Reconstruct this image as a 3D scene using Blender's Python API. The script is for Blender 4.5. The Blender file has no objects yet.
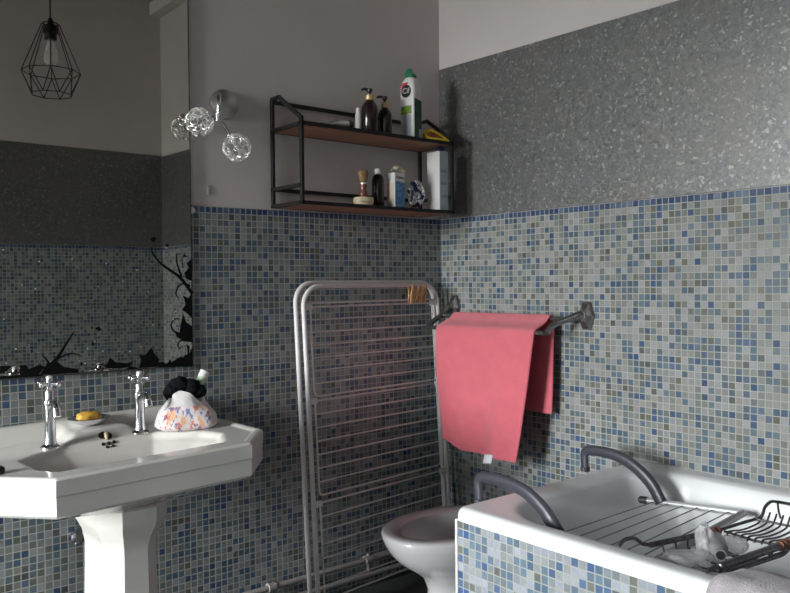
import bpy, bmesh, math, random
from mathutils import Vector, Matrix
from mathutils import noise as mnoise
random.seed(7)
PI = math.pi
SC = bpy.context.scene
COL = SC.collection

# ------------------------------------------------------------------ materials
def new_mat(name):
    m = bpy.data.materials.new(name); m.use_nodes = True
    nt = m.node_tree
    return m, nt, nt.nodes['Principled BSDF']

def N(nt, t, **kw):
    n = nt.nodes.new(t)
    for k, v in kw.items(): setattr(n, k, v)
    return n

def mth(nt, op, a, b=None, c=None):
    n = N(nt, 'ShaderNodeMath', operation=op)
    for i, v in enumerate((a, b, c)):
        if v is None: continue
        if isinstance(v, (int, float)): n.inputs[i].default_value = v
        else: nt.links.new(v, n.inputs[i])
    return n.outputs[0]

def noise(nt, scale, detail=3, rough=.5, vec=None):
    n = N(nt, 'ShaderNodeTexNoise')
    n.inputs['Scale'].default_value = scale; n.inputs['Detail'].default_value = detail
    n.inputs['Roughness'].default_value = rough
    if vec is None:
        g = N(nt, 'ShaderNodeNewGeometry'); vec = g.outputs['Position']
    nt.links.new(vec, n.inputs['Vector'])
    return n.outputs[0]

def ramp(nt, fac, stops, interp='LINEAR'):
    r = N(nt, 'ShaderNodeValToRGB'); r.color_ramp.interpolation = interp
    el = r.color_ramp.elements
    while len(el) < len(stops): el.new(.5)
    for e, (p, c) in zip(el, stops):
        e.position = p; e.color = (*c, 1)
    nt.links.new(fac, r.inputs[0])
    return r.outputs[0]

def mixc(nt, fac, a, b):
    m = N(nt, 'ShaderNodeMix', data_type='RGBA')
    for s, v in ((m.inputs[0], fac), (m.inputs[6], a), (m.inputs[7], b)):
        if isinstance(v, (int, float)): s.default_value = v
        elif isinstance(v, tuple): s.default_value = (*v, 1)
        else: nt.links.new(v, s)
    return m.outputs[2]

def bump(nt, b, h, strength, dist=.002):
    n = N(nt, 'ShaderNodeBump'); n.inputs['Strength'].default_value = strength
    n.inputs['Distance'].default_value = dist
    nt.links.new(h, n.inputs['Height']); nt.links.new(n.outputs[0], b.inputs['Normal'])

def mat(name, col, rough=.5, metal=0.0, var=.0, vscale=30, bmp=0.0, bscale=200, spec=.5, coat=0):
    m, nt, b = new_mat(name)
    b.inputs['Roughness'].default_value = rough; b.inputs['Metallic'].default_value = metal
    b.inputs['Specular IOR Level'].default_value = spec
    b.inputs['Coat Weight'].default_value = coat
    f = noise(nt, vscale)
    lo = tuple(max(0, c * (1 - var)) for c in col); hi = tuple(min(1, c * (1 + var)) for c in col)
    c = ramp(nt, f, [(.35, lo), (.65, hi)])
    nt.links.new(c, b.inputs['Base Color'])
    if bmp: bump(nt, b, noise(nt, bscale), bmp)
    return m

PITCH = .0225
def mosaic(name, axis, ztop, off=0.0, row0=True, lift=1.0, cool=False, tint=(1, 1, 1)):
    m, nt, b = new_mat(name)
    g = N(nt, 'ShaderNodeNewGeometry'); s = N(nt, 'ShaderNodeSeparateXYZ')
    nt.links.new(g.outputs['Position'], s.inputs[0])
    wob = mth(nt, 'MULTIPLY', mth(nt, 'SUBTRACT', noise(nt, 2.2, 2), .5), .010)
    u = mth(nt, 'DIVIDE', mth(nt, 'ADD', mth(nt, 'ADD', s.outputs['XYZ'.index(axis)], off), wob), PITCH)
    v = mth(nt, 'DIVIDE', mth(nt, 'SUBTRACT', mth(nt, 'ADD', wob, ztop), s.outputs[2]), PITCH)
    fu, fv = mth(nt, 'FLOOR', u), mth(nt, 'FLOOR', v)
    cb = N(nt, 'ShaderNodeCombineXYZ')
    nt.links.new(fu, cb.inputs[0]); nt.links.new(fv, cb.inputs[1]); cb.inputs[2].default_value = off * 7 + .37
    wn = N(nt, 'ShaderNodeTexWhiteNoise', noise_dimensions='3D'); nt.links.new(cb.outputs[0], wn.inputs['Vector'])
    sp = N(nt, 'ShaderNodeSeparateColor'); nt.links.new(wn.outputs['Color'], sp.inputs[0])
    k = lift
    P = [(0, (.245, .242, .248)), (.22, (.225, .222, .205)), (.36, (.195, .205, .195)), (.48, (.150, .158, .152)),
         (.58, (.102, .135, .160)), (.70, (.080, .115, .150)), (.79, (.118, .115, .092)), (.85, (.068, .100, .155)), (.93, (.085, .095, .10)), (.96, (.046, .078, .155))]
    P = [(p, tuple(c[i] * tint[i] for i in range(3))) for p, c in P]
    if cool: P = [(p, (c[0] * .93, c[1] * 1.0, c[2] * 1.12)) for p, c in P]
    col = ramp(nt, wn.outputs['Value'], [(p, tuple(x * k for x in c)) for p, c in P], 'CONSTANT')
    if row0:
        T = [(0, (.04, .065, .14)), (.4, (.055, .085, .15)), (.7, (.09, .12, .18)), (.85, (.03, .05, .12))]
        top = ramp(nt, wn.outputs['Value'], T, 'CONSTANT')
        col = mixc(nt, mth(nt, 'LESS_THAN', fv, .5), col, top)
    jit = mth(nt, 'MULTIPLY_ADD', sp.outputs[1], .3, .85)
    hsv = N(nt, 'ShaderNodeHueSaturation'); nt.links.new(jit, hsv.inputs['Value']); nt.links.new(col, hsv.inputs['Color'])
    # marbling inside the glass tiles
    mar = mth(nt, 'MULTIPLY_ADD', noise(nt, 120, 2), .35, .82)
    hs2 = N(nt, 'ShaderNodeHueSaturation'); nt.links.new(mar, hs2.inputs['Value']); nt.links.new(hsv.outputs[0], hs2.inputs['Color'])
    fa = mth(nt, 'ABSOLUTE', mth(nt, 'SUBTRACT', mth(nt, 'FRACT', u), .5))
    fb = mth(nt, 'ABSOLUTE', mth(nt, 'SUBTRACT', mth(nt, 'FRACT', v), .5))
    e = mth(nt, 'MAXIMUM', fa, fb)
    gm = N(nt, 'ShaderNodeMapRange'); gm.inputs[1].default_value = .415; gm.inputs[2].default_value = .452
    nt.links.new(e, gm.inputs[0])
    grout = ramp(nt, noise(nt, 5, 3), [(.3, (.29, .29, .26)), (.7, (.38, .38, .345))])
    nt.links.new(mixc(nt, gm.outputs[0], hs2.outputs[0], grout), b.inputs['Base Color'])
    r = mth(nt, 'MULTIPLY_ADD', gm.outputs[0], .5, mth(nt, 'MULTIPLY_ADD', sp.outputs[2], .18, .22))
    nt.links.new(r, b.inputs['Roughness'])
    b.inputs['Specular IOR Level'].default_value = .4
    bump(nt, b, mth(nt, 'SUBTRACT', 1, gm.outputs[0]), .5, .0015)
    return m

def galvanised():
    m, nt, b = new_mat('galvanised_sheet')
    v = N(nt, 'ShaderNodeTexVoronoi'); v.inputs['Scale'].default_value = 130
    g = N(nt, 'ShaderNodeNewGeometry'); 
    wv = N(nt, 'ShaderNodeVectorMath', operation='ADD')
    nz = N(nt, 'ShaderNodeTexNoise'); nz.inputs['Scale'].default_value = 60
    nt.links.new(g.outputs['Position'], nz.inputs['Vector'])
    sc = N(nt, 'ShaderNodeVectorMath', operation='SCALE'); sc.inputs['Scale'].default_value = .02
    nt.links.new(nz.outputs['Color'], sc.inputs[0])
    nt.links.new(g.outputs['Position'], wv.inputs[0]); nt.links.new(sc.outputs[0], wv.inputs[1])
    nt.links.new(wv.outputs[0], v.inputs['Vector'])
    sp = N(nt, 'ShaderNodeSeparateColor'); nt.links.new(v.outputs['Color'], sp.inputs[0])
    c = ramp(nt, sp.outputs[0], [(0, (.135, .142, .145)), (.6, (.175, .18, .18)), (.9, (.205, .205, .20)), (1, (.36, .355, .345))])
    big = noise(nt, 3.2, 5, .65)
    c = mixc(nt, ramp(nt, big, [(.45, (0, 0, 0)), (.72, (.6, .6, .6))]), c, (.22, .195, .18))
    nt.links.new(c, b.inputs['Base Color'])
    b.inputs['Metallic'].default_value = .6
    nt.links.new(mth(nt, 'MULTIPLY_ADD', sp.outputs[1], .22, .33), b.inputs['Roughness'])
    bump(nt, b, sp.outputs[2], .16, .002)
    return m

def terry(name, col, s=900, k=.9, var=.14):
    m, nt, b = new_mat(name)
    f = noise(nt, s, 2, .6); f2 = noise(nt, 18, 4)
    c = ramp(nt, f2, [(.3, tuple(x * (1 - var) for x in col)), (.7, tuple(min(1, x * (1 + var)) for x in col))])
    c = mixc(nt, ramp(nt, f, [(.35, (.45,) * 3), (.6, (0, 0, 0))]), c, tuple(x * .55 for x in col))
    nt.links.new(c, b.inputs['Base Color']); b.inputs['Roughness'].default_value = .95
    b.inputs['Specular IOR Level'].default_value = .1
    b.inputs['Sheen Weight'].default_value = .25; b.inputs['Sheen Roughness'].default_value = .5
    bump(nt, b, f, k, .003)
    return m

def paint(name, col):
    m, nt, b = new_mat(name)
    f = noise(nt, 1.7, 6, .6)
    c = ramp(nt, f, [(.3, tuple(x * .93 for x in col)), (.7, tuple(x * 1.05 for x in col))])
    nt.links.new(c, b.inputs['Base Color']); b.inputs['Roughness'].default_value = .75
    b.inputs['Specular IOR Level'].default_value = .25
    bump(nt, b, noise(nt, 35, 6, .65), .12, .004)
    return m

def wood(name, a, c, scale=(2, 40, 40)):
    m, nt, b = new_mat(name)
    g = N(nt, 'ShaderNodeNewGeometry'); mp = N(nt, 'ShaderNodeMapping'); mp.inputs['Scale'].default_value = scale
    nt.links.new(g.outputs['Position'], mp.inputs[0])
    f = noise(nt, 3, 5, .6, mp.outputs[0])
    nt.links.new(ramp(nt, f, [(.3, a), (.7, c)]), b.inputs['Base Color'])
    b.inputs['Roughness'].default_value = .55
    bump(nt, b, f, .15, .001)
    return m

def glass(name, col=(1, 1, 1), alpha=.25, rough=.05):
    m, nt, b = new_mat(name)
    b.inputs['Base Color'].default_value = (*col, 1); b.inputs['Roughness'].default_value = rough
    b.inputs['Alpha'].default_value = alpha
    nt.links.new(ramp(nt, noise(nt, 20), [(.3, tuple(c * .92 for c in col)), (.7, col)]), b.inputs['Base Color'])
    return m

def pattern_fabric():
    m, nt, b = new_mat('printed_cotton')
    g = N(nt, 'ShaderNodeNewGeometry'); v = N(nt, 'ShaderNodeTexVoronoi', distance='MINKOWSKI'); v.inputs['Scale'].default_value = 95
    mp = N(nt, 'ShaderNodeMapping'); mp.inputs['Rotation'].default_value = (.5, .7, .6); mp.inputs['Scale'].default_value = (1, 1, .6)
    nt.links.new(g.outputs['Position'], mp.inputs[0]); nt.links.new(mp.outputs[0], v.inputs['Vector'])
    sp = N(nt, 'ShaderNodeSeparateColor'); nt.links.new(v.outputs['Color'], sp.inputs[0])
    c = ramp(nt, sp.outputs[0], [(0, (.72, .62, .60)), (.34, (.70, .25, .18)), (.47, (.75, .66, .64)), (.62, (.22, .24, .45)), (.74, (.75, .42, .25)), (.84, (.78, .70, .68)), (.94, (.30, .12, .2))], 'CONSTANT')
    nt.links.new(c, b.inputs['Base Color']); b.inputs['Roughness'].default_value = .85
    return m

M = {}
M['paint'] = paint('wall_paint', (.56, .505, .495))
M['ceiling'] = paint('ceiling_paint', (.62, .60, .58))
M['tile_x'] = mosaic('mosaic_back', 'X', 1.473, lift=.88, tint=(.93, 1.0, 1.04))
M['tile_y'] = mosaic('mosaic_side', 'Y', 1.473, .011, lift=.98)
M['tile_bath'] = mosaic('mosaic_bath_lit', 'Y', .5585, .0065, False, 1.26, True)  # paler, bluer copy of the wall mosaic: window light put into the colour
M['tile_bathx'] = mosaic('mosaic_bath_end_lit', 'X', .5585, .0065, False, 1.26, True)
M['slate'] = paint('slate_paint', (.10, .10, .105))  # invented dark colour for unseen ceiling and left wall, to cut bounced light
M['galv'] = galvanised()
M['floor'] = mat('floor_vinyl', (.055, .058, .055), .45, var=.3, vscale=6, bmp=.1)
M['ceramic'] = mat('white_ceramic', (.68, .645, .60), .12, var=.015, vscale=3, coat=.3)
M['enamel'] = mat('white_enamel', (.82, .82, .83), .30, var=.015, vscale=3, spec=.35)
M['toilet'] = mat('toilet_ceramic_shaded', (.46, .44, .45), .14, var=.02, vscale=3, coat=.3)  # white ceramic greyed down: the toilet's shade is put into the colour
M['satin'] = mat('satin_chrome', (.42, .40, .39), .38, .9, var=.08)
M['chrome'] = mat('chrome', (.72, .72, .74), .12, 1, var=.04)
M['darkchrome'] = mat('dark_chrome', (.30, .29, .29), .24, .9, var=.12)
M['mirror'] = mat('mirror_silver', (.45, .445, .415), .015, 1)
M['mirroredge'] = mat('mirror_edge', (.05, .04, .04), .3, .3, var=.3)
M['decal'] = mat('black_vinyl', (.005, .005, .005), .6, var=.2, spec=.1)
M['rack'] = mat('grey_white_coated_steel', (.62, .595, .59), .4, .0, var=.04)
M['blackmetal'] = mat('black_steel', (.012, .011, .012), .5, .3, var=.2)
M['shelfwood'] = wood('shelf_wood', (.26, .12, .07), (.42, .21, .125))
M['pegwood'] = wood('peg_wood', (.52, .27, .11), (.68, .40, .19), (40, 40, 4))
M['wire'] = mat('aluminium_wire', (.93, .91, .88), .38, .85, var=.03)
M['pink'] = terry('pink_terry', (.74, .160, .198), 700, .9, .06)
M['pinkband'] = terry('pink_band', (.66, .14, .18), 350, .4, .05)
M['tag'] = mat('white_tag', (.75, .75, .80), .8, var=.03)
M['greymat'] = terry('grey_terry', (.40, .365, .38), 260, 1.0, .25)
M['handle'] = mat('slate_grey_plastic', (.045, .046, .058), .38, var=.05, bmp=.03)
M['airer'] = mat('grey_coated_tube', (.55, .55, .57), .35, .2, var=.03)
M['airerdark'] = mat('grey_tube', (.24, .24, .25), .35, .4, var=.05)
M['caddy'] = mat('tarnished_chrome', (.10, .09, .10), .32, .8, var=.35, vscale=60)
M['copper'] = mat('rusty_coil', (.16, .06, .04), .45, .7, var=.3)
M['amber'] = mat('dark_amber', (.018, .008, .007), .15, var=.2)
M['gold'] = mat('brass_collar', (.62, .45, .22), .35, .6, var=.1)
M['blackplastic'] = mat('black_plastic', (.012, .011, .012), .35, var=.2)
M['white'] = mat('white_plastic', (.68, .66, .65), .4, var=.03)
M['green'] = mat('green_plastic', (.02, .17, .085), .35, var=.08)
M['darkgreen'] = mat('dark_green_print', (.012, .06, .026), .4, var=.4, vscale=60)
M['lime'] = mat('lime_print', (.18, .30, .03), .5, var=.2, vscale=120)
M['red'] = mat('red_print', (.55, .03, .06), .5, var=.1)
M['yellow'] = mat('yellow_plastic', (.70, .50, .02), .5, var=.1)
M['rust'] = mat('red_brown_felt', (.22, .05, .03), .8, var=.2)
M['card'] = mat('white_card', (.66, .64, .64), .6, var=.03)
M['cardgrey'] = mat('pale_blue_card', (.42, .46, .50), .5, var=.08)
M['peach'] = mat('peach_print', (.62, .50, .42), .6, var=.08)
M['blueprint'] = mat('blue_print', (.10, .23, .42), .5, var=.4, vscale=90)
M['navy'] = mat('navy_plastic', (.02, .03, .12), .35, var=.2)
M['paper'] = mat('cream_paper', (.60, .54, .38), .8, var=.12, vscale=60)
M['foil'] = mat('silver_foil', (.75, .74, .76), .22, .9, var=.15, vscale=70)
M['bristle'] = mat('bristle', (.25, .15, .08), .9, var=.5, vscale=150, bmp=.8, bscale=500)
M['brushhandle'] = mat('red_brown_lacquer', (.16, .05, .035), .25, var=.15)
M['cream'] = mat('cream_tub', (.64, .54, .36), .45, var=.05)
M['soap'] = mat('amber_soap', (.60, .33, .05), .45, var=.18, vscale=45, bmp=.2, bscale=60)
M['cotton'] = mat('white_cotton', (.66, .62, .61), .9, var=.08, vscale=25, bmp=.25, bscale=160)
M['printed'] = pattern_fabric()
M['fluff'] = mat('black_fluff', (.008, .008, .010), .95, var=.4, vscale=90, bmp=1, bscale=350, spec=.1)
M['mint'] = mat('mint_plastic', (.50, .60, .42), .4, var=.1, vscale=40)
M['hole'] = mat('dark_hole', (.006, .005, .005), .6)
M['bulb'] = glass('clear_bulb', (.9, .9, .88), .28, .05)
M['bag'] = glass('clear_plastic', (.72, .70, .72), .38, .12)
M['pipe'] = mat('painted_pipe', (.30, .275, .27), .45, var=.08)
M['upvc'] = mat('window_frame_white', (.75, .75, .75), .4, var=.02)
M['plug'] = mat('brown_rubber', (.05, .03, .03), .6, var=.3)

def pane_mat():
    m = bpy.data.materials.new('window_glass'); m.use_nodes = True; nt = m.node_tree
    for n in list(nt.nodes): nt.nodes.remove(n)
    o = N(nt, 'ShaderNodeOutputMaterial'); t = N(nt, 'ShaderNodeBsdfTransparent'); g = N(nt, 'ShaderNodeBsdfGlossy')
    g.inputs['Roughness'].default_value = .02; t.inputs[0].default_value = (.95, .97, .97, 1)
    mx = N(nt, 'ShaderNodeMixShader'); mx.inputs[0].default_value = .06
    nt.links.new(t.outputs[0], mx.inputs[1]); nt.links.new(g.outputs[0], mx.inputs[2]); nt.links.new(mx.outputs[0], o.inputs[0])
    return m
M['pane'] = pane_mat()

# ------------------------------------------------------------------ mesh helpers (everything is given in world metres)
def box(bm, c, s, bev=0.0, seg=2, rot=None):
    ret = bmesh.ops.create_cube(bm, size=1.0)
    vs = ret['verts']
    for v in vs: v.co = Vector((v.co.x * s[0], v.co.y * s[1], v.co.z * s[2]))
    if bev:
        es = list({e for v in vs for e in v.link_edges})
        r = bmesh.ops.bevel(bm, geom=es, offset=bev, segments=seg, affect='EDGES', profile=.5)
        vs = list({v for f in r['faces'] for v in f.verts} | {v for v in vs if v.is_valid})
    for v in vs:
        if rot is not None: v.co = rot @ v.co
        v.co += Vector(c)
    return vs

def box2(bm, a, b, bev=0.0, seg=2):
    return box(bm, [(p + q) / 2 for p, q in zip(a, b)], [abs(q - p) for p, q in zip(a, b)], bev, seg)

def smooth_path(pts, n=6, closed=False):
    P = [Vector(p) for p in pts]; out = []
    L = len(P)
    rng = range(L if closed else L - 1)
    for i in rng:
        if closed: a, b, c, d = P[i - 1], P[i], P[(i + 1) % L], P[(i + 2) % L]
        else: a, b, c, d = P[max(i - 1, 0)], P[i], P[i + 1], P[min(i + 2, L - 1)]
        for k in range(n):
            t = k / n
            out.append(.5 * ((2 * b) + (c - a) * t + (2 * a - 5 * b + 4 * c - d) * t * t + (-a + 3 * b - 3 * c + d) * t ** 3))
    if not closed: out.append(P[-1])
    return out

def tube(bm, pts, r, n=10, closed=False, flat=None):
    P = [Vector(p) for p in pts]; L = len(P)
    rr = r if isinstance(r, (list, tuple)) else [r] * L
    T = []
    for i in range(L):
        if closed: d = P[(i + 1) % L] - P[i - 1]
        else: d = P[min(i + 1, L - 1)] - P[max(i - 1, 0)]
        T.append(d.normalized())
    up = Vector((0, 0, 1)) if abs(T[0].z) < .9 else Vector((1, 0, 0))
    X = (up - T[0] * up.dot(T[0])).normalized()
    rings = []
    for i in range(L):
        if i:
            X = X - T[i] * X.dot(T[i])
            X = X.normalized() if X.length > 1e-6 else T[i].orthogonal().normalized()
        Y = T[i].cross(X)
        fx, fy = flat or (1, 1)
        rings.append([bm.verts.new(P[i] + (X * math.cos(2 * PI * k / n) * fx + Y * math.sin(2 * PI * k / n) * fy) * rr[i]) for k in range(n)])
    for i in range(L if closed else L - 1):
        a, b = rings[i], rings[(i + 1) % L]
        for k in range(n): bm.faces.new((a[k], a[(k + 1) % n], b[(k + 1) % n], b[k]))
    if not closed:
        bm.faces.new(rings[0][::-1]); bm.faces.new(rings[-1])

def lathe(bm, prof, c=(0, 0, 0), n=24, mtx=None, sx=1, sy=1):
    C = Vector(c); rings = []
    for r, z in prof:
        ring = []
        for k in range(n):
            a = 2 * PI * k / n
            v = Vector((r * math.cos(a) * sx, r * math.sin(a) * sy, z))
            if mtx is not None: v = mtx @ v
            ring.append(bm.verts.new(C + v))
        rings.append(ring)
    for a, b in zip(rings, rings[1:]):
        for k in range(n): bm.faces.new((a[k], a[(k + 1) % n], b[(k + 1) % n], b[k]))
    bm.faces.new(rings[0][::-1]); bm.faces.new(rings[-1])

def loft(bm, rings, cap0=True, cap1=True):
    R = [[bm.verts.new(p) for p in r] for r in rings]; n = len(R[0])
    for a, b in zip(R, R[1:]):
        for k in range(n): bm.faces.new((a[k], a[(k + 1) % n], b[(k + 1) % n], b[k]))
    if cap0: bm.faces.new(R[0][::-1])
    if cap1: bm.faces.new(R[-1])

def prism(bm, poly, f, t0, t1):      # f(a, b, t) -> world point
    A = [bm.verts.new(f(a, b, t0)) for a, b in poly]; B = [bm.verts.new(f(a, b, t1)) for a, b in poly]
    n = len(poly)
    for k in range(n): bm.faces.new((A[k], A[(k + 1) % n], B[(k + 1) % n], B[k]))
    bm.faces.new(A[::-1]); bm.faces.new(B)

def grid(bm, nu, nv, f):
    V = [[bm.verts.new(f(i / nu, j / nv)) for j in range(nv + 1)] for i in range(nu + 1)]
    for i in range(nu):
        for j in range(nv): bm.faces.new((V[i][j], V[i + 1][j], V[i + 1][j + 1], V[i][j + 1]))
    return V

def wpos(o):
    p = Vector((0, 0, 0))
    while o: p += o.location; o = o.parent
    return p

def obj(name, bm, m, parent=None, smooth=True, angle=40, base=None):
    bmesh.ops.recalc_face_normals(bm, faces=bm.faces[:])
    org = wpos(parent) if parent else Vector(base or (0, 0, 0))
    for v in bm.verts: v.co -= org
    me = bpy.data.meshes.new(name); bm.to_mesh(me); bm.free()
    me.materials.append(M[m] if isinstance(m, str) else m)
    if smooth:
        for p in me.polygons: p.use_smooth = True
        me.set_sharp_from_angle(angle=math.radians(angle))
    o = bpy.data.objects.new(name, me); COL.objects.link(o)
    if parent: o.parent = parent
    else: o.location = org
    return o

def B(): return bmesh.new()

def tag(o, label, cat, group=None, kind=None):
    o['label'] = label; o['category'] = cat
    if group: o['group'] = group
    if kind: o['kind'] = kind
    return o

def thing(name, label, cat, loc, group=None):
    o = bpy.data.objects.new(name, None); COL.objects.link(o)
    o.location = loc; o.empty_display_size = .05
    return tag(o, label, cat, group)

def struct(name, bm, m, parent=None, smooth=False, label=None, cat=None):
    o = obj(name, bm, m, parent, smooth)
    if not parent:
        o['kind'] = 'structure'
        if label: o['label'] = label; o['category'] = cat
    return o

def copy_tree(root, loc, label, group=None):
    r = root.copy(); COL.objects.link(r); r.location = loc; r['label'] = label
    if group: r['group'] = group
    for ch in list(root.children):
        c = ch.copy(); COL.objects.link(c); c.parent = r
        for g in ch.children:
            d = g.copy(); COL.objects.link(d); d.parent = c
    return r

def text(name, s, size, mtx, m, parent, extrude=.0004):
    cu = bpy.data.curves.new('lettering', 'FONT'); cu.body = s; cu.size = size; cu.extrude = extrude
    cu.align_x = 'CENTER'; cu.align_y = 'CENTER'
    t = bpy.data.objects.new('lettering_source', cu); COL.objects.link(t)
    bpy.context.view_layer.update()
    me = bpy.data.meshes.new_from_object(t.evaluated_get(bpy.context.evaluated_depsgraph_get()))
    bpy.data.objects.remove(t); bpy.data.curves.remove(cu)
    org = wpos(parent)
    me.transform(Matrix.Translation(-org) @ mtx)
    me.materials.clear(); me.materials.append(M[m])
    o = bpy.data.objects.new(name, me); COL.objects.link(o); o.parent = parent
    return o

def ss(a, b, x):
    t = min(1, max(0, (x - a) / (b - a))); return t * t * (3 - 2 * t)

def sd_poly(p, poly):            # positive inside
    d = 1e9; ins = False; n = len(poly)
    for i in range(n):
        a, b = poly[i], poly[(i + 1) % n]
        ex, ey = b[0] - a[0], b[1] - a[1]; wx, wy = p[0] - a[0], p[1] - a[1]
        t = min(1, max(0, (wx * ex + wy * ey) / (ex * ex + ey * ey)))
        d = min(d, math.hypot(wx - ex * t, wy - ey * t))
        if (a[1] > p[1]) != (b[1] > p[1]) and p[0] < (b[0] - a[0]) * (p[1] - a[1]) / (b[1] - a[1]) + a[0]: ins = not ins
    return d if ins else -d
VINE_P=[[[-1.155,1.289],[-1.174,1.276],[-1.167,1.259],[-1.183,1.242],[-1.177,1.223],[-1.156,1.215]],[[-1.189,1.166],[-1.171,1.157],[-1.157,1.174],[-1.156,1.088],[-1.176,1.106],[-1.194,1.119],[-1.18,1.136]],[[-1.19,1.106],[-1.179,1.076],[-1.158,1.062],[-1.157,1.006],[-1.182,1.012],[-1.213,1.026],[-1.219,1.044],[-1.204,1.043],[-1.199,1.068]],[[-1.158,0.993],[-1.158,0.925],[-1.285,0.932],[-1.246,0.944],[-1.239,0.954],[-1.232,0.945],[-1.201,0.962],[-1.19,0.958],[-1.183,0.968],[-1.172,0.963]],[[-1.344,0.975],[-1.323,0.974],[-1.302,0.998],[-1.289,0.972],[-1.276,0.959],[-1.279,0.946],[-1.263,0.949],[-1.25,0.938],[-1.29,0.933],[-1.345,0.934],[-1.336,0.959]],[[-1.299,1.356],[-1.287,1.361],[-1.279,1.357],[-1.288,1.343],[-1.295,1.345]],[[-1.249,1.336],[-1.242,1.339],[-1.235,1.334],[-1.243,1.328]],[[-1.189,1.302],[-1.18,1.304],[-1.172,1.298],[-1.183,1.295]],[[-1.18,1.003],[-1.168,0.994],[-1.17,0.963],[-1.177,0.964],[-1.175,0.982]],[[-1.649,0.937],[-1.628,0.969],[-1.601,0.974],[-1.581,0.955],[-1.537,0.945],[-1.536,0.934],[-1.622,0.934]],[[-1.705,0.968],[-1.689,0.97],[-1.68,0.956],[-1.65,0.967],[-1.634,0.959],[-1.654,0.937],[-1.705,0.936]],[[-1.485,1.068],[-1.472,1.074],[-1.462,1.062],[-1.474,1.061]],[[-1.497,1.022],[-1.49,1.025],[-1.485,1.019],[-1.492,1.015]],[[-1.532,0.962],[-1.526,0.966],[-1.522,0.959],[-1.528,0.954]],[[-1.453,0.946],[-1.438,0.974],[-1.42,0.958],[-1.383,0.952],[-1.363,0.956],[-1.376,0.94],[-1.406,0.937],[-1.449,0.941]],[[-1.759,0.971],[-1.727,0.968],[-1.741,0.955],[-1.76,0.947]]]
VINE_S=[[[[-1.298,1.326],[-1.291,1.304],[-1.267,1.275],[-1.232,1.25],[-1.197,1.225],[-1.155,1.172]],0.003,0.0121],[[[-1.209,1.308],[-1.209,1.276],[-1.193,1.229]],0.0024,0.0073],[[[-1.163,1.199],[-1.186,1.206],[-1.206,1.196],[-1.214,1.174],[-1.205,1.157]],0.0061,0.003],[[[-1.202,1.088],[-1.221,1.088],[-1.232,1.069],[-1.225,1.05],[-1.209,1.041]],0.003,0.0061],[[[-1.175,1.012],[-1.197,1.015],[-1.209,1.005],[-1.205,0.99],[-1.193,0.996]],0.0055,0.0036],[[[-1.182,1.306],[-1.191,1.285],[-1.187,1.259]],0.0018,0.003],[[[-1.549,1.059],[-1.574,1.021],[-1.598,0.984],[-1.631,0.952]],0.0038,0.0131],[[[-1.608,0.976],[-1.567,0.993],[-1.54,0.991],[-1.525,0.982]],0.0066,0.0016],[[[-1.644,0.998],[-1.631,0.982],[-1.621,0.965]],0.0022,0.0077],[[[-1.485,0.943],[-1.478,0.953],[-1.464,0.954],[-1.444,0.944]],0.0022,0.0055]]
# ================================================================== ROOM
W, D, H = -6.5, -2.92, 3.25
struct('floor', (lambda b: (box2(b, (W - .2, D - .2, -.1), (.2, .2, 0)), b)[1])(B()), 'floor')
struct('ceiling', (lambda b: (box2(b, (W - .2, D - .2, H), (.2, .2, H + .1)), b)[1])(B()), 'slate')
b = B(); box2(b, (W - .2, .006, 0), (.2, .2, H)); struct('wall_back', b, 'paint')
b = B(); box2(b, (.006, D - .2, 0), (.2, .006, H)); struct('wall_right', b, 'paint')
b = B(); box2(b, (W - .2, D - .2, 0), (.2, D - .006, H)); struct('wall_front', b, 'paint')
WY0, WY1, WZ0, WZ1 = -1.35, -.06, .75, 2.55
b = B()
box2(b, (W - .2, D, 0), (W - .006, 0, WZ0)); box2(b, (W - .2, D, WZ1), (W - .006, 0, H))
box2(b, (W - .2, D, WZ0), (W - .006, WY0, WZ1)); box2(b, (W - .2, WY1, WZ0), (W - .006, 0, WZ1))
struct('wall_left', b, 'slate')
TZ = 1.473
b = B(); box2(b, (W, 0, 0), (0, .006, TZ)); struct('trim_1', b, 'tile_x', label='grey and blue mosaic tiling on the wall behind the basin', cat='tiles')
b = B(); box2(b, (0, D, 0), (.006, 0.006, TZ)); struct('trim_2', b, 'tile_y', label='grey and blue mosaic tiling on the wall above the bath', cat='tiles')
b = B(); box2(b, (W, D - .006, 0), (0, D, TZ)); struct('trim_3', b, 'tile_x', label='mosaic tiling seen only in the mirror, on the wall opposite it', cat='tiles')
b = B(); box2(b, (W - .006, D, 0), (W, 0, WZ0 - .03)); struct('trim_4', b, 'tile_y', label='mosaic tiling under the window', cat='tiles')
b = B(); box2(b, (-.075, D, 3.10), (.006, 0, 3.19), .006); struct('trim_5', b, 'ceiling', label='boxed cornice high on the right wall', cat='trim')
b = B(); prism(b, [(-.001, TZ + .002), (-.001, 2.115), (-.5, 2.107), (-1.1, 2.0985), (-1.7, 2.099), (-2.3, 2.107), (D + .004, 2.115), (D + .004, TZ + .002)], lambda a, c, tt: Vector((tt, a, c)), -.004, .006)
tag(obj('metal_wall_panel', b, 'galv', None, False), 'speckled galvanised metal sheet on the wall above the bath tiles', 'wall panel')
b = B(); box2(b, (W, D - .006, TZ + .002), (-.004, D + .004, 2.122))
tag(obj('metal_wall_panel', b, 'galv', None, False), 'dark metal sheet seen in the mirror, on the wall opposite it', 'wall panel')
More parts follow.
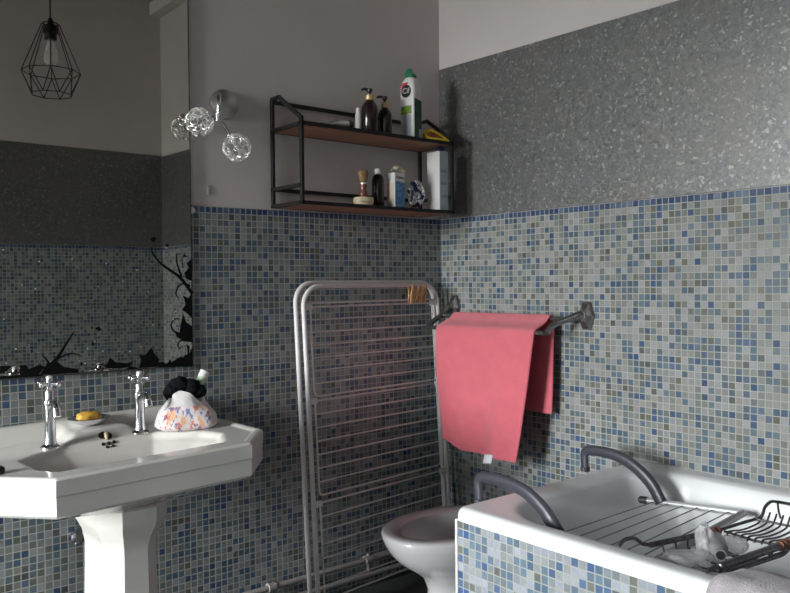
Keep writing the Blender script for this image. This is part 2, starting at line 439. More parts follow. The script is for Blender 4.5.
# window in the left wall
wf = B()
for y0, y1, z0, z1 in ((WY0, WY0 + .05, WZ0, WZ1), (WY1 - .05, WY1, WZ0, WZ1), (WY0, WY1, WZ0, WZ0 + .05), (WY0, WY1, WZ1 - .05, WZ1), ((WY0 + WY1) / 2 - .025, (WY0 + WY1) / 2 + .025, WZ0, WZ1)):
    box2(wf, (W - .12, y0, z0), (W - .06, y1, z1), .004)
win = struct('window_1', wf, 'upvc')
b = B(); box2(b, (W - .092, WY0 + .03, WZ0 + .03), (W - .088, WY1 - .03, WZ1 - .03)); obj('pane', b, 'pane', win, False)
b = B(); box2(b, (W - .06, WY0 - .03, WZ0 - .03), (W + .05, WY1 + .03, WZ0), .005); obj('sill', b, 'upvc', win)

# ================================================================== MIRROR
mir = thing('mirror', 'large frameless wall mirror with black vine decals above the basin', 'mirror', (-1.6, 0, .93))
b = B(); box2(b, (-2.25, -.005, .930), (-1.1555, -.0003, 2.45)); obj('backing', b, 'mirroredge', mir, False)
b = B(); box2(b, (-2.248, -.0062, .932), (-1.157, -.005, 2.448)); obj('mirror_glass', b, 'mirror', mir, False)
b = B(); box2(b, (-1.1585, -.0068, .93), (-1.1553, -.0002, 2.45)); box2(b, (-2.25, -.0068, .9285), (-1.1553, -.0002, .9325)); obj('edge_strip', b, 'mirroredge', mir, False)
b = B(); lathe(b, [(.004, -.012), (.011, -.010), (.011, 0), (.004, .001)], (-1.151, -.004, 1.455), 14, Matrix.Rotation(PI / 2, 3, 'X')); obj('clip', b, 'white', mir)
def on_mirror(a, c, t): return Vector((a, -.0062 - t, c))
for i, p in enumerate(VINE_P):
    b = B(); prism(b, p, on_mirror, .0001, .0006 + i * .00001); obj('leaf_decal', b, 'decal', mir, False)
def ribbon(bm, pts, w0, w1, k):
    P = smooth_path([(x, 0, z) for x, z in pts], 8); L = len(P); A = []; C = []
    for i, p in enumerate(P):
        d = (P[min(i + 1, L - 1)] - P[max(i - 1, 0)]).normalized(); nrm = Vector((-d.z, 0, d.x)); w = (w0 + (w1 - w0) * i / (L - 1)) / 2
        A.append(p + nrm * w); C.append(p - nrm * w)
    for y0 in (-.0063, -.0070 - k * .00001): pass
    y0, y1 = -.0063, -.0069 - k * .00001
    for i in range(L - 1):
        q = [A[i], A[i + 1], C[i + 1], C[i]]
        bm.faces.new([bm.verts.new((v.x, y1, v.z)) for v in q])
    return
for k, (p, w0, w1) in enumerate(VINE_S):
    b = B(); ribbon(b, p, w0, w1, k); bmesh.ops.remove_doubles(b, verts=b.verts[:], dist=1e-6); obj('stem_decal', b, 'decal', mir, False)
rb = random.Random(4)     # the scalloped leaf band running along the bottom edge
x = -2.2
while x < -1.78:
    wd = rb.uniform(.03, .06); hh = rb.uniform(.012, .028)
    b = B(); prism(b, [(x, .933), (x + wd * .3, .933 + hh * .6), (x + wd * .45, .933 + hh), (x + wd * .75, .933 + hh * .35), (x + wd, .933)], on_mirror, .0001, .0006); x += wd * .9; obj('leaf_decal', b, 'decal', mir, False)
b = B(); prism(b, [(-2.24, .9325), (-1.64, .9325), (-1.64, .938), (-1.75, .941), (-2.24, .945)], on_mirror, .0001, .00063)
obj('border_decal', b, 'decal', mir, False)
b = B()
for i in range(46):        # dried splashes on the glass
    x0 = -1.8 + rb.random() * .62; z0 = .96 + (rb.random() ** 2) * .4; r0 = rb.uniform(.0006, .002)
    prism(b, [(x0 + r0 * math.cos(a) * 1.4, z0 + r0 * math.sin(a)) for a in (0, 1.05, 2.1, 3.14, 4.19, 5.24)], on_mirror, .0001, .0003)
obj('splash_marks', b, 'white', mir, False)['kind'] = 'stuff'

# ================================================================== PENDANT (seen only in the mirror)
px, py = -1.25, -1.2
pen = thing('pendant_lamp', 'black wire cage pendant lamp, seen reflected in the mirror', 'lamp', (px, py, 2.06))
b = B(); tube(b, [(px, py, 2.385), (px, py, 2.8), (px, py, H - .02)], .0035, 8); obj('cord', b, 'blackplastic', pen)
b = B(); lathe(b, [(.004, -.035), (.045, -.02), (.05, 0)], (px, py, H), 20); obj('ceiling_rose', b, 'blackplastic', pen)
b = B(); lathe(b, [(.006, 2.395), (.012, 2.385), (.014, 2.365), (.032, 2.36), (.034, 2.33), (.026, 2.325), (.026, 2.30), (.02, 2.297)], (px, py, 0), 20); obj('lamp_holder', b, 'blackplastic', pen)
b = B()
Ct = [Vector((px + .036 * math.cos(k * PI / 4 + .3), py + .036 * math.sin(k * PI / 4 + .3), 2.368)) for k in range(8)]
Cm = [Vector((px + .122 * math.cos(k * PI / 4 + .3), py + .122 * math.sin(k * PI / 4 + .3), 2.155)) for k in range(8)]
Cb = [Vector((px + .086 * math.cos((k + .5) * PI / 4 + .3), py + .086 * math.sin((k + .5) * PI / 4 + .3), 2.055)) for k in range(8)]
for k in range(8):
    for p, q in ((Ct[k], Cm[k]), (Cm[k], Cm[(k + 1) % 8]), (Cm[k], Cb[k]), (Cm[(k + 1) % 8], Cb[k]), (Cb[k], Cb[(k + 1) % 8]), (Ct[k], Ct[(k + 1) % 8])):
        tube(b, [p, q], .0022, 6)
obj('cage', b, 'blackmetal', pen)
b = B(); lathe(b, [(.013, 2.30), (.016, 2.28), (.030, 2.235), (.032, 2.215), (.024, 2.192), (.008, 2.182), (.002, 2.1815)], (px, py, 0), 20); obj('bulb', b, 'bulb', pen)
b = B(); lathe(b, [(.006, 0), (.017, -.006), (.02, -.018), (.013, -.028), (.004, -.03)], (-1.28, D + .03, 2.125), 16, Matrix.Rotation(-PI / 2, 3, 'X'))
lathe(b, [(.006, 0), (.006, .03)], (-1.28, D + .001, 2.125), 10, Matrix.Rotation(-PI / 2, 3, 'X'))
tag(obj('round_stud', b, 'darkchrome'), 'small round stud on the metal sheet top edge, seen in the mirror', 'stud')

# ================================================================== WALL LIGHT
wl = thing('wall_light', 'chrome two-arm wall light with curly wire ball shades beside the mirror', 'lamp', (-1.025, .006, 1.83))
RX = Matrix.Rotation(PI / 2, 3, 'X')
b = B(); lathe(b, [(.052, -.006), (.052, .004), (.050, .010), (.030, .020), (.012, .026), (.004, .027)], (-1.025, .0, 1.83), 32, RX); obj('wall_plate', b, 'satin', wl)
hub = Vector((-1.085, -.075, 1.765))
ball_c = [Vector((-1.147, -.060, 1.744)), Vector((-1.030, -.10, 1.667))]
b = B(); tube(b, smooth_path([(-1.045, -.02, 1.838), (-1.075, -.06, 1.845), (-1.085, -.08, 1.82), hub], 6), .0075, 10)
lathe(b, [(.004, -.018), (.013, -.014), (.014, .012), (.004, .016)], hub, 16); obj('bracket', b, 'chrome', wl)
for c in ball_c:
    b = B(); d = (c - hub).normalized(); tube(b, smooth_path([hub, hub + d * .02 + Vector((0, 0, .004)), c - d * .012], 5), .005, 8)
    arm = obj('arm', b, 'chrome', wl)
    b = B(); tube(b, [c - d * .05, c - d * .012], .011, 12); tube(b, [c - d * .014, c + d * .012], .007, 10); obj('lamp_socket', b, 'chrome', arm)
    b = B(); rr = random.Random(int(c.z * 1000))
    for i in range(60):
        n = Vector((rr.gauss(0, 1), rr.gauss(0, 1), rr.gauss(0, 1))).normalized(); a = n.orthogonal().normalized(); e = n.cross(a)
        rad = rr.uniform(.007, .016); R0 = .046; ex = rr.uniform(.7, 1.2); pts = []
        for k in range(12):
            t = 2 * PI * k / 12; v = n * math.sqrt(max(0, R0 * R0 - rad * rad)) + a * math.cos(t) * rad * ex + e * math.sin(t) * rad
            pts.append(c + v.normalized() * R0 * rr.uniform(.94, 1.05))
        tube(b, pts, .00145, 5, True)
    obj('wire_ball_shade', b, 'wire', wl)
b = B(); box(b, (-1.083, .0045, 1.528), (.015, .004, .035), .0015); tag(obj('plaster_patch', b, mat('grey_filler', (.36, .33, .33), .8, var=.25, vscale=80)), 'small grey smear of filler on the wall under the wall light', 'filler patch')

# ================================================================== BASIN
CX = -1.517; TILT = .030
def tz(x, z): return z - .002 + TILT * (x - CX)
def hw(y): return .379 if y > -.437 else .379 - (.119) * (-.437 - y) / .145
BOWL = [(-.268, -.29), (-.205, -.238), (-.135, -.200), (.135, -.200), (.245, -.30), (.275, -.38), (.225, -.492), (-.225, -.492), (-.262, -.43)]
def basin_h(u, y):
    h = .754
    h += .046 * ss(-.085, -.02, y)                                     # upstand along the wall
    h += .024 * ss(-.205, -.125, y) * ss(.125, .075, abs(u)) * (1 - ss(-.085, -.02, y))   # raised soap shelf in the middle
    d = sd_poly((u, y), BOWL)
    h -= .014 * ss(-.004, .020, d) + .105 * ss(-.002, .20, d)
    do = min((hw(y) - abs(u)) * (1 if y > -.437 else .77), y + .582)
    h += .005 * ss(.030, .022, do)                                    # raised outer lip
    h -= .006 * (max(0, .008 - do) / .008) ** 2
    return h
bas = thing('pedestal_basin', 'white ceramic pedestal basin with cut corners under the mirror', 'basin', (CX, -.3, 0))
b = B()
ys = sorted({-.582, -.437, 0.0} | {round(-.582 * k / 76, 4) for k in range(77)} | {-.578, -.574, -.004})
NU = 112
us = [-1 + 2 * k / NU for k in range(NU + 1)]
us = sorted(set(us) | {-.99, .99, -.98, .98})
rows = [[b.verts.new((CX + u * hw(y), y, tz(CX + u * hw(y), basin_h(u * hw(y), y)))) for u in us] for y in ys]
for r0, r1 in zip(rows, rows[1:]):
    for k in range(len(us) - 1): b.faces.new((r0[k], r0[k + 1], r1[k + 1], r1[k]))
def outline(ins, z, s=1.0, yb=0.0):
    P = [(-.379 + ins, yb), (-.379 + ins, -.437 + ins * .4), (-.26 + ins * .4, -.582 + ins), (.26 - ins * .4, -.582 + ins), (.379 - ins, -.437 + ins * .4), (.379 - ins, yb)]
    return [Vector((CX + x * s, y * s if s != 1 else y, tz(CX + x * s, z))) for x, y in P]
zt0 = .753
skirt = [outline(0, zt0), outline(0, .716), outline(.002, .713), outline(.002, .668), outline(.010, .660), outline(.06, .646)]
mid = [Vector((CX + x, y, tz(CX + x, .600))) for x, y in ((-.15, -.08), (-.15, -.33), (-.09, -.41), (.09, -.41), (.15, -.33), (.15, -.08))]
loft(b, skirt + [mid], False, True)
# back edge face
obj('basin', b, 'ceramic', bas, angle=28)
def octo(hx, yf, yb, ch, z): return [Vector((CX + x, y, z)) for x, y in ((-hx, yb), (-hx, yf + ch), (-hx + ch, yf), (hx - ch, yf), (hx, yf + ch), (hx, yb))]
b = B()
CX0 = CX; CX = CX0 + .012
loft(b, [octo(*q) for q in ((.125, -.420, -.14, .06, 0), (.125, -.420, -.14, .06, .05), (.094, -.392, -.16, .05, .085), (.080, -.376, -.17, .043, .12), (.074, -.370, -.17, .041, .455), (.076, -.372, -.17, .042, .475),
         (.082, -.378, -.17, .044, .50), (.096, -.394, -.16, .050, .53), (.101, -.400, -.155, .053, .55), (.101, -.400, -.155, .053, .585), (.096, -.394, -.155, .051, .592))])
CX = CX0
obj('pedestal', b, 'ceramic', bas, angle=25)
# overflow: dark slot, bracket and five holes on the sloping front of the soap shelf
def surf(u, y): return Vector((CX + u, y, tz(CX + u, basin_h(u, y))))
def disc_on(bm, u, y, rx, ry, dz=.0012, n=16):
    c = surf(u, y); du = (surf(u + .004, y) - surf(u - .004, y)).normalized(); dy = (surf(u, y + .004) - surf(u, y - .004)).normalized(); nr = du.cross(dy).normalized()
    A = [bm.verts.new(c + nr * dz + du * rx * math.cos(2 * PI * k / n) + dy * ry * math.sin(2 * PI * k / n)) for k in range(n)]
    C = [bm.verts.new(c - nr * .003 + du * rx * math.cos(2 * PI * k / n) + dy * ry * math.sin(2 * PI * k / n)) for k in range(n)]
    bm.faces.new(A)
    for k in range(n): bm.faces.new((A[k], A[(k + 1) % n], C[(k + 1) % n], C[k]))
OU = .002; OY = -.176
b = B(); disc_on(b, OU - .002, OY, .020, .021, .002); ov = obj('overflow_slot', b, 'hole', bas)
for du, dy in ((-.020, -.034), (-.004, -.034), (.012, -.033), (-.012, -.046), (.005, -.045)):
    b = B(); disc_on(b, OU + du, OY + dy, .0050, .0056, .0028); obj('overflow_hole', b, 'hole', bas)
b = B(); p0 = surf(OU, OY + .004); p1 = surf(OU - .008, OY - .024); tube(b, [p0 + Vector((0, -.004, .006)), (p0 + p1) / 2 + Vector((0, -.006, .005)), p1 + Vector((0, -.003, .003))], [.006, .0055, .003], 10); obj('overflow_bracket', b, 'cream', ov)
b = B(); lathe(b, [(.022, 0), (.024, .003), (.018, .005), (.004, .004)], surf(-.0, -.44) + Vector((0, 0, .0)), 20); obj('waste_ring', b, 'chrome', bas)

def make_tap(x, y, label):
    z0 = tz(x, .754); c = Vector((x, y, z0))
    t = thing('pillar_tap', label, 'tap', (x, y, z0), 'chrome pillar taps on the basin'); t.scale = (1.06, 1.06, 1.10 if x > -1.5 else 1.19)
    b = B(); lathe(b, [(.026, 0), (.026, .004), (.017, .010), (.0145, .02), (.0135, .06), (.0145, .095), (.018, .105), (.0165, .112), (.0125, .120), (.0135, .13), (.011, .138), (.007, .145), (.007, .16), (.004, .162)], c, 24); obj('tap_body', b, 'chrome', t)
    b = B(); tube(b, smooth_path([c + Vector((0, -.008, .098)), c + Vector((0, -.035, .108)), c + Vector((0, -.055, .102)), c + Vector((0, -.062, .080))], 6), [.011] * 7 + [.0105] * 6 + [.0115] * 6, 14); obj('spout', b, 'chrome', t)
    b = B(); hz = .152
    lathe(b, [(.010, hz - .008), (.011, hz), (.009, hz + .012), (.003, hz + .016)], c, 16)
    for k in range(4):
        a = k * PI / 2 + .55; d = Vector((math.cos(a), math.sin(a), 0))
        tube(b, [c + Vector((0, 0, hz)) + d * .004, c + Vector((0, 0, hz)) + d * .024, c + Vector((0, 0, hz)) + d * .027, c + Vector((0, 0, hz)) + d * .033, c + Vector((0, 0, hz)) + d * .036], [.0045, .0045, .0075, .0075, .003], 10)
    h = obj('cross_handle', b, 'chrome', t)
    b = B(); lathe(b, [(.0085, hz + .012), (.0085, hz + .017), (.003, hz + .019)], c, 14); obj('index_button', b, 'white', h)
    return t
make_tap(-1.674, -.184, 'left chrome cross-head pillar tap on the basin, left of the soap')
make_tap(-1.412, -.178, 'right chrome cross-head pillar tap on the basin, beside the fabric pouch')

# soap and its dish
sx, sy = -1.527, -.068; sz = tz(sx, .782)
b = B(); lathe(b, [(.020, 0), (.030, .002), (.050, .010), (.064, .022), (.0625, .023), (.048, .013), (.028, .006), (.004, .005)], (sx, sy, sz), 32, Matrix.Rotation(.05, 3, 'X'), 1, .70)
tag(obj('soap_dish', b, 'chrome', base=(sx, sy, sz)), 'small oval metal soap dish on the basin between the taps', 'soap dish')
b = B(); bmesh.ops.create_icosphere(b, subdivisions=4, radius=1)
for v in b.verts:
    q = Vector((math.copysign(abs(v.co.x) ** .7, v.co.x), math.copysign(abs(v.co.y) ** .75, v.co.y), math.copysign(abs(v.co.z) ** .8, v.co.z)))
    n = mnoise.noise(q * 2.1) * .09
    v.co = Vector((sx + q.x * .036 * (1 + n), sy + q.y * .022 * (1 + n), sz + .0245 + q.z * .0165 * (1 + n * 1.5)))
tag(obj('soap_bar', b, 'soap', base=(sx, sy, sz + .01)), 'worn amber-yellow soap bar in the dish between the taps', 'soap')

# fabric pouch
pc = Vector((-1.284, -.228, tz(-1.268, .754)))
b = B(); rings = []
Rp = Matrix.Rotation(-.30, 3, 'Z')
for k in range(33):
    t_ = k / 32
    if t_ < .12: f = .80 + .20 * math.sin(t_ / .12 * PI / 2)
    else: f = 1.0 - .10 * ss(.12, .5, t_) - .36 * ss(.4, 1, t_)
    ring = []
    for q in range(72):
        a = 2 * PI * q / 72; ca, sa = math.cos(a), math.sin(a)
        ex = math.copysign(abs(ca) ** .75, ca); ey = math.copysign(abs(sa) ** .75, sa)
        n = 1 + .07 * mnoise.noise(Vector((ca * 1.8, sa * 1.8, t_ * 2.2))) + .045 * math.sin(a * 8 + 2 * t_) * ss(.45, 1, t_) + .03 * mnoise.noise(Vector((ca * 5, sa * 5, t_ * 6)))
        z = .0015 + t_ * (.108 + .012 * math.sin(a * 3 + 1) * ss(.5, 1, t_) - .022 * max(0, ca) * ss(.3, 1, t_))
        ring.append(pc + Rp @ Vector((ex * .094 * f * n, ey * .060 * f * n, z)))
    rings.append(ring)
top = [[pc + (p - pc) * Vector((1, 1, 1)).x for p in rings[-1]]]
inner = [[Vector((pc.x + (p.x - pc.x) * g, pc.y + (p.y - pc.y) * g, p.z - dz)) for p in rings[-1]] for g, dz in ((.90, .004), (.6, .016), (.2, .020))]
loft(b, rings + inner)
pouch = obj('fabric_pouch', b, 'cotton', base=pc, angle=70)
pouch.data.materials.append(M['printed'])
for p in pouch.data.polygons:
    n = p.normal; c = p.center
    if n.dot(Vector((-.45, -.89, 0))) > .50 and c.z < .074 and c.x < .048: p.material_index = 1
tag(pouch, 'crumpled white fabric pouch with a colourful print on the basin corner', 'pouch')
b = B()
for q, r in (((-1.293, -.200, .126), .036), ((-1.263, -.215, .122), .032), ((-1.240, -.225, .110), .024), ((-1.322, -.205, .112), .028)):
    s = bmesh.ops.create_icosphere(b, subdivisions=4, radius=1)
    for v in s['verts']:
        n = v.co.copy(); k = 1 + .14 * mnoise.noise(n * 2 + Vector(q) * 30) + .06 * mnoise.noise(n * 7)
        v.co = Vector((q[0], q[1], q[2] + pc.z)) + n * r * k * .92
tag(obj('shower_puff', b, 'fluff'), 'black fluffy puff poking out of the fabric pouch', 'puff')
tb = B(); a0 = Vector((-1.252, -.200, pc.z + .090)); d = Vector((.52, .05, .86)).normalized()
tube(tb, [a0 + d * t for t in (0, .05, .075, .078)], [.013, .014, .0145, .012], 18)
tub_ = thing('tube', 'pale green tube standing out of the fabric pouch', 'tube', a0)
obj('tube_body', tb, 'mint', tub_)
tb = B(); tube(tb, [a0 + d * t for t in (.070, .0705, .090, .0915)], [.008, .0155, .0155, .012], 18); obj('cap', tb, 'white', tub_)
bx_ = (-1.868, -.40, tz(-1.868, .7545))
b = B(); box(b, (bx_[0], bx_[1], bx_[2] + .009), (.045, .03, .018), .006, 3); tag(obj('hair_clip', b, 'blackplastic', base=bx_), 'small black clip lying on the left end of the basin', 'clip')

# wall valve behind the pedestal and floor pipes
b = B(); lathe(b, [(.012, -.006), (.012, .03), (.020, .032), (.021, .050), (.014, .055), (.004, .056)], (-1.560, -.004, .437), 20, RX)
tag(obj('stop_valve', b, 'chrome', base=(-1.56, -.004, .437)), 'round metal stop valve on the tiles behind the pedestal', 'valve')
def wall_pipe(z, label, zc):
    t = thing('water_pipe', label, 'pipe', (-.8, -.03, z), 'water pipes along the foot of the back wall')
    b = B(); tube(b, [(-1.40, -.030, z), (-1.0, -.030, z), (-.5, -.03, z), (-.012, -.030, z)], .0105, 14); obj('pipe_run', b, 'pipe', t)
    return t
p1 = wall_pipe(.106, 'upper grey painted pipe along the foot of the back wall', 0)
p2 = wall_pipe(.047, 'lower grey painted pipe just above the floor at the back wall', 0)
for x, pz, par in ((-.875, .106, p1), (-.435, .106, p1), (-.20, .047, p2)):
    b = B(); tube(b, [(x - .016, -.03, pz), (x - .015, -.03, pz), (x + .015, -.03, pz), (x + .016, -.03, pz)], [.011, .0155, .0155, .011], 14)
    tube(b, [(x, -.03, pz), (x, -.002, pz)], .009, 10)
    if x == -.435: tube(b, [(x, -.03, .106), (x, -.03, .060)], .007, 10); tube(b, [(x, -.03, .118), (x, -.03, .130)], .007, 10)
    obj('pipe_clip', b, 'pipe', par)

# ================================================================== DRYING RACK
rack = thing('drying_rack', 'folded grey-white wire clothes airer leaning on the tiled back wall', 'drying rack', (-.45, -.15, 0))
XL, XR, ZT = -.793, -.062, 1.205
def yr(x, z): return -.078 + .066 * (x - XL) / (XR - XL) - .084 * (1.2 - z) / 1.2      # the rear frame leans on the wall, left side a little out
def yf(x, z): return yr(x, z) - .043 + .012 * (x - XL) / (XR - XL)
def uframe(yb, ztop, inset, name):
    b = B(); r = .075; pts = []
    pts.append(Vector((XL + inset, yb(XL, .0), .012)))
    for z in (.3, .7): pts.append(Vector((XL + inset, yb(XL, z), z)))
    for k in range(9):
        a = PI - k * PI / 16; x = XL + inset + r + r * math.cos(a); z = ztop - r + r * math.sin(a); pts.append(Vector((x, yb(x, z), z)))
    for k in range(9):
        a = PI / 2 - k * PI / 16; x = XR - inset - r + r * math.cos(a); z = ztop - r + r * math.sin(a); pts.append(Vector((x, yb(x, z), z)))
    for z in (.7, .3, .012): pts.append(Vector((XR - inset, yb(XR, z), z)))
    tube(b, pts, .0088, 14); o = obj(name, b, 'rack', rack)
    for x in (XL + inset, XR - inset):
        b = B(); tube(b, [(x, yb(x, 0), .0), (x, yb(x, 0), .03)], .0135, 12); obj('foot_cap', b, 'white', o)
    return o
uframe(yr, ZT, 0, 'rear_frame'); uframe(yf, ZT - .012, .006, 'front_frame')
b = B(); yy = lambda x, z: yf(x, z) + .006
tube(b, [(XL + .006, yf(XL, 1.132), 1.132), (XR - .006, yf(XR, 1.132), 1.132)], .003, 8); obj('cross_bar', b, 'rack', rack)
xl, xr = -.752, -.098
for pi, (zt, zb, n) in enumerate(((1.118, .797, 6), (.781, .444, 6), (.418, .075, 6))):
    b = B(); loop = [(xl, yy(xl, zt), zt), (xr, yy(xr, zt), zt), (xr, yy(xr, zb), zb), (xl, yy(xl, zb), zb)]
    pts = []
    for i in range(4):
        p, q, o_ = Vector(loop[i - 1]), Vector(loop[i]), Vector(loop[(i + 1) % 4])
        pts += [q + (p - q).normalized() * .015, q + ((p - q).normalized() + (o_ - q).normalized()) * .004, q + (o_ - q).normalized() * .015]
    tube(b, pts, .0035, 8, True); pf = obj('wire_panel', b, 'rack', rack)
    for k in range(n):
        z = zt - (zt - zb) * (k + 1) / (n + 1)
        b = B(); tube(b, [(xl, yy(xl, z), z), (xr, yy(xr, z), z)], .0029, 8); obj('rod', b, 'rack', pf)
    for x in (XL + .012, XR - .012):
        b = B(); box(b, (x + (.012 if x < -.5 else -.012), yf(x, zt) + .003, zt), (.040, .016, .022), .004); obj('hinge_clip', b, 'white', pf)
for k, (x, t_) in enumerate(((-.233, .06), (-.207, .20), (-.178, .22), (-.152, .04))):
    names = ('leftmost of the four wooden clothes pegs on the top rod of the clothes airer', 'second from left of the four wooden clothes pegs on the airer rod', 'third from left of the four wooden clothes pegs, leaning on the airer rod', 'rightmost of the four wooden clothes pegs on the top rod of the clothes airer')
    zr = 1.132; y = yf(x, zr)
    pg = thing('clothes_peg', names[k], 'clothes peg', (x, y, zr), 'wooden clothes pegs on the airer')
    Rm = Matrix.Rotation(t_, 3, 'Y')
    for s in (-1, 1):
        b = B()
        prof = [(.0035, -.012), (.0032, -.004), (.0045, .0), (.0028, .008), (.004, .03), (.0135, .062), (.0165, .062), (.0115, .028), (.0105, .0), (.007, -.013)]
        prism(b, prof, lambda a, c, t: Vector((x, y, zr)) + Rm @ Vector((t, s * a, c)), -.0036, .0036)
        obj('peg_half', b, 'pegwood', pg, False)
    b = B(); pts = [Vector((x, y, zr)) + Rm @ Vector((-.007 + .014 * i / 24, .0035 * math.cos(i * 1.3), .018 + .0035 * math.sin(i * 1.3))) for i in range(25)]
    tube(b, pts, .0008, 5); obj('spring', b, 'wire', pg)
# ================================================================== WALL SHELF
sh = thing('wall_shelf', 'two-tier wall shelf with black metal frame and wood boards', 'shelf', (-.475, 0, 1.475))
X0, X1, YF, YB = -.835, -.122, -.200, -.006
T = .013
def bar(bm, p, q, t=T):
    p, q = Vector(p), Vector(q); d = q - p; L = d.length; 
    rot = d.to_track_quat('X', 'Z').to_matrix()
    box(bm, (p + q) / 2, (L + t * .9, t, t), .0012, 1, rot)
for x in (X0, X1):
    b = B()
    bar(b, (x, YB - T / 2 + .005, 1.484), (x, YB - T / 2 + .005, 1.868)); bar(b, (x, YF, 1.484), (x, YF, 1.772))
    bar(b, (x, YB - .004, 1.872), (x, -.055, 1.872)); bar(b, (x, -.055, 1.872), (x, YF, 1.776))
    bar(b, (x, YB, 1.484), (x, YF, 1.484)); bar(b, (x, YB, 1.545), (x, YF, 1.545)); bar(b, (x, YB, 1.757), (x, YF, 1.757))
    obj('side_frame', b, 'blackmetal', sh, False)
b = B()
for y, z in ((YB - .003, 1.862), (YB - .003, 1.545), (YB - .003, 1.484), (YF, 1.484), (YF, 1.759), (YB - .003, 1.757)): bar(b, (X0, y, z), (X1, y, z))
obj('rail', b, 'blackmetal', sh, False)
ZU, ZL = 1.765, 1.492
for z in (ZU, ZL):
    b = B(); box2(b, (X0 + .006, YF + .006, z - .014), (X1 - .006, YB - .008, z), .001, 1); obj('board', b, 'shelfwood', sh, False)

def pump(x, y, z, r, h, label):
    t = thing('pump_bottle', label, 'bottle', (x, y, z), 'dark pump bottles on the top shelf')
    b = B(); lathe(b, [(r * .92, 0), (r, .004), (r, h * .72), (r * .93, h * .82), (r * .70, h * .92), (r * .42, h * .98), (r * .42, h)], (x, y, z), 28); obj('bottle_body', b, 'amber', t)
    b = B(); lathe(b, [(r * .50, h - .002), (r * .56, h), (r * .56, h + .016), (r * .44, h + .019)], (x, y, z), 24); obj('collar', b, 'gold', t)
    b = B(); lathe(b, [(.004, h + .017), (.004, h + .028), (.010, h + .030), (.011, h + .042), (.004, h + .044)], (x, y, z), 16)
    tube(b, [Vector((x, y, z + h + .038)), Vector((x - .02, y + .008, z + h + .041)), Vector((x - .030, y + .012, z + h + .036))], [.006, .005, .0038], 10); obj('pump_head', b, 'blackplastic', t)
pump(-.466, -.11, ZU, .032, .138, 'taller left-hand dark brown pump bottle on the top shelf')
pump(-.384, -.10, ZU, .0275, .122, 'smaller right-hand dark brown pump bottle on the top shelf')
# slim white tube behind the left pump bottle
t = thing('slim_bottle', 'slim white bottle half hidden behind the left dark pump bottle', 'bottle', (-.497, -.075, ZU))
b = B(); lathe(b, [(.011, 0), (.012, .003), (.012, .080), (.010, .084), (.006, .086)], (-.506, -.090, ZU), 18); obj('bottle_body', b, 'white', t)
b = B(); lathe(b, [(.008, .084), (.009, .0845), (.009, .104), (.007, .106)], (-.506, -.090, ZU), 14); obj('cap', b, 'white', t)
# silver tube lying down
t = thing('razor', 'silver razor with a black end lying on the top shelf', 'razor', (-.65, -.16, ZU))
tube_z = ZU + .0175
b = B(); tube(b, [(-.738, -.155, ZU + .008), (-.700, -.162, ZU + .011), (-.66, -.168, tube_z), (-.615, -.170, tube_z)], [.005, .008, .013, .014], 14); obj('grip', b, 'foil', t)
b = B(); tube(b, [(-.616, -.170, tube_z), (-.615, -.170, tube_z), (-.598, -.171, tube_z), (-.596, -.171, tube_z)], [.010, .0155, .0155, .010], 14); obj('end_cap', b, 'blackplastic', t)

# cream cleaner bottle
cx_, cy_ = -.256, -.108
t = thing('cleaner_bottle', 'tall white cleaner bottle with green cap on the top shelf', 'bottle', (cx_, cy_, ZU))
def rrect(hx, hy, r, z, n=6):
    P = []
    for sx_, sy_, a0_ in ((1, 1, 0), (-1, 1, PI / 2), (-1, -1, PI), (1, -1, 1.5 * PI)):
        for k in range(n + 1):
            a = a0_ + k * PI / 2 / n; P.append(Vector((cx_ + sx_ * (hx - r) + r * math.cos(a), cy_ + sy_ * (hy - r) + r * math.sin(a), ZU + z)))
    return P
HX, HY = .026, .036
b = B(); loft(b, [rrect(HX - .003, HY - .003, .006, 0), rrect(HX, HY, .008, .004), rrect(HX, HY, .008, .14), rrect(HX + .002, HY + .001, .012, .175), rrect(HX + .002, HY + .001, .014, .215), rrect(HX - .002, HY - .005, .016, .240), rrect(HX - .009, HY - .016, .012, .254), rrect(.012, .014, .011, .258)])
obj('bottle_body', b, 'white', t)
b = B(); loft(b, [rrect(.017, .022, .010, .252), rrect(.017, .022, .010, .266), rrect(.013, .016, .008, .276), rrect(.006, .010, .004, .292)])
for v in b.verts:
    if v.co.z > ZU + .27: v.co.y += .008
obj('cap', b, 'green', t)
def lface(a, c, tt): return Vector((cx_ - HX - tt, cy_ - a, ZU + c))       # left (window-side) face; a runs to the right as seen
def fface(a, c, tt): return Vector((cx_ + a, cy_ - HY - tt, ZU + c))       # front face
b = B(); prism(b, [(-.020, .006), (.024, .006), (.024, .10), (.0, .105), (-.02, .10)], lface, .0002, .0006); obj('lower_label', b, 'cardgrey', t, False)
b = B(); prism(b, [(-.030, .108), (.024, .108), (.024, .140), (-.030, .140)], lface, .0003, .0010); obj('lime_label', b, 'lime', t, False)
b = B(); prism(b, [(-.022, .010), (.022, .010), (.022, .160), (-.022, .168)], fface, .0002, .0008); obj('side_label', b, 'darkgreen', t, False)
b = B(); prism(b, [(.004 , .012), (.021, .012), (.021, .048), (.004, .048)], fface, .0009, .0014); obj('info_label', b, 'cardgrey', t, False)
LM = Matrix(((0, 0, -1, 0), (-1, 0, 0, 0), (0, 1, 0, 0), (0, 0, 0, 1)))
def circ(r, n=28, ox=0, oz=0): return [(ox + r * math.cos(2 * PI * k / n), oz + r * math.sin(2 * PI * k / n)) for k in range(n)]
LZ = .197; LXO = HX + .002
def lf2(a, c, tt): return Vector((cx_ - LXO - tt, cy_ - a, ZU + LZ + c))
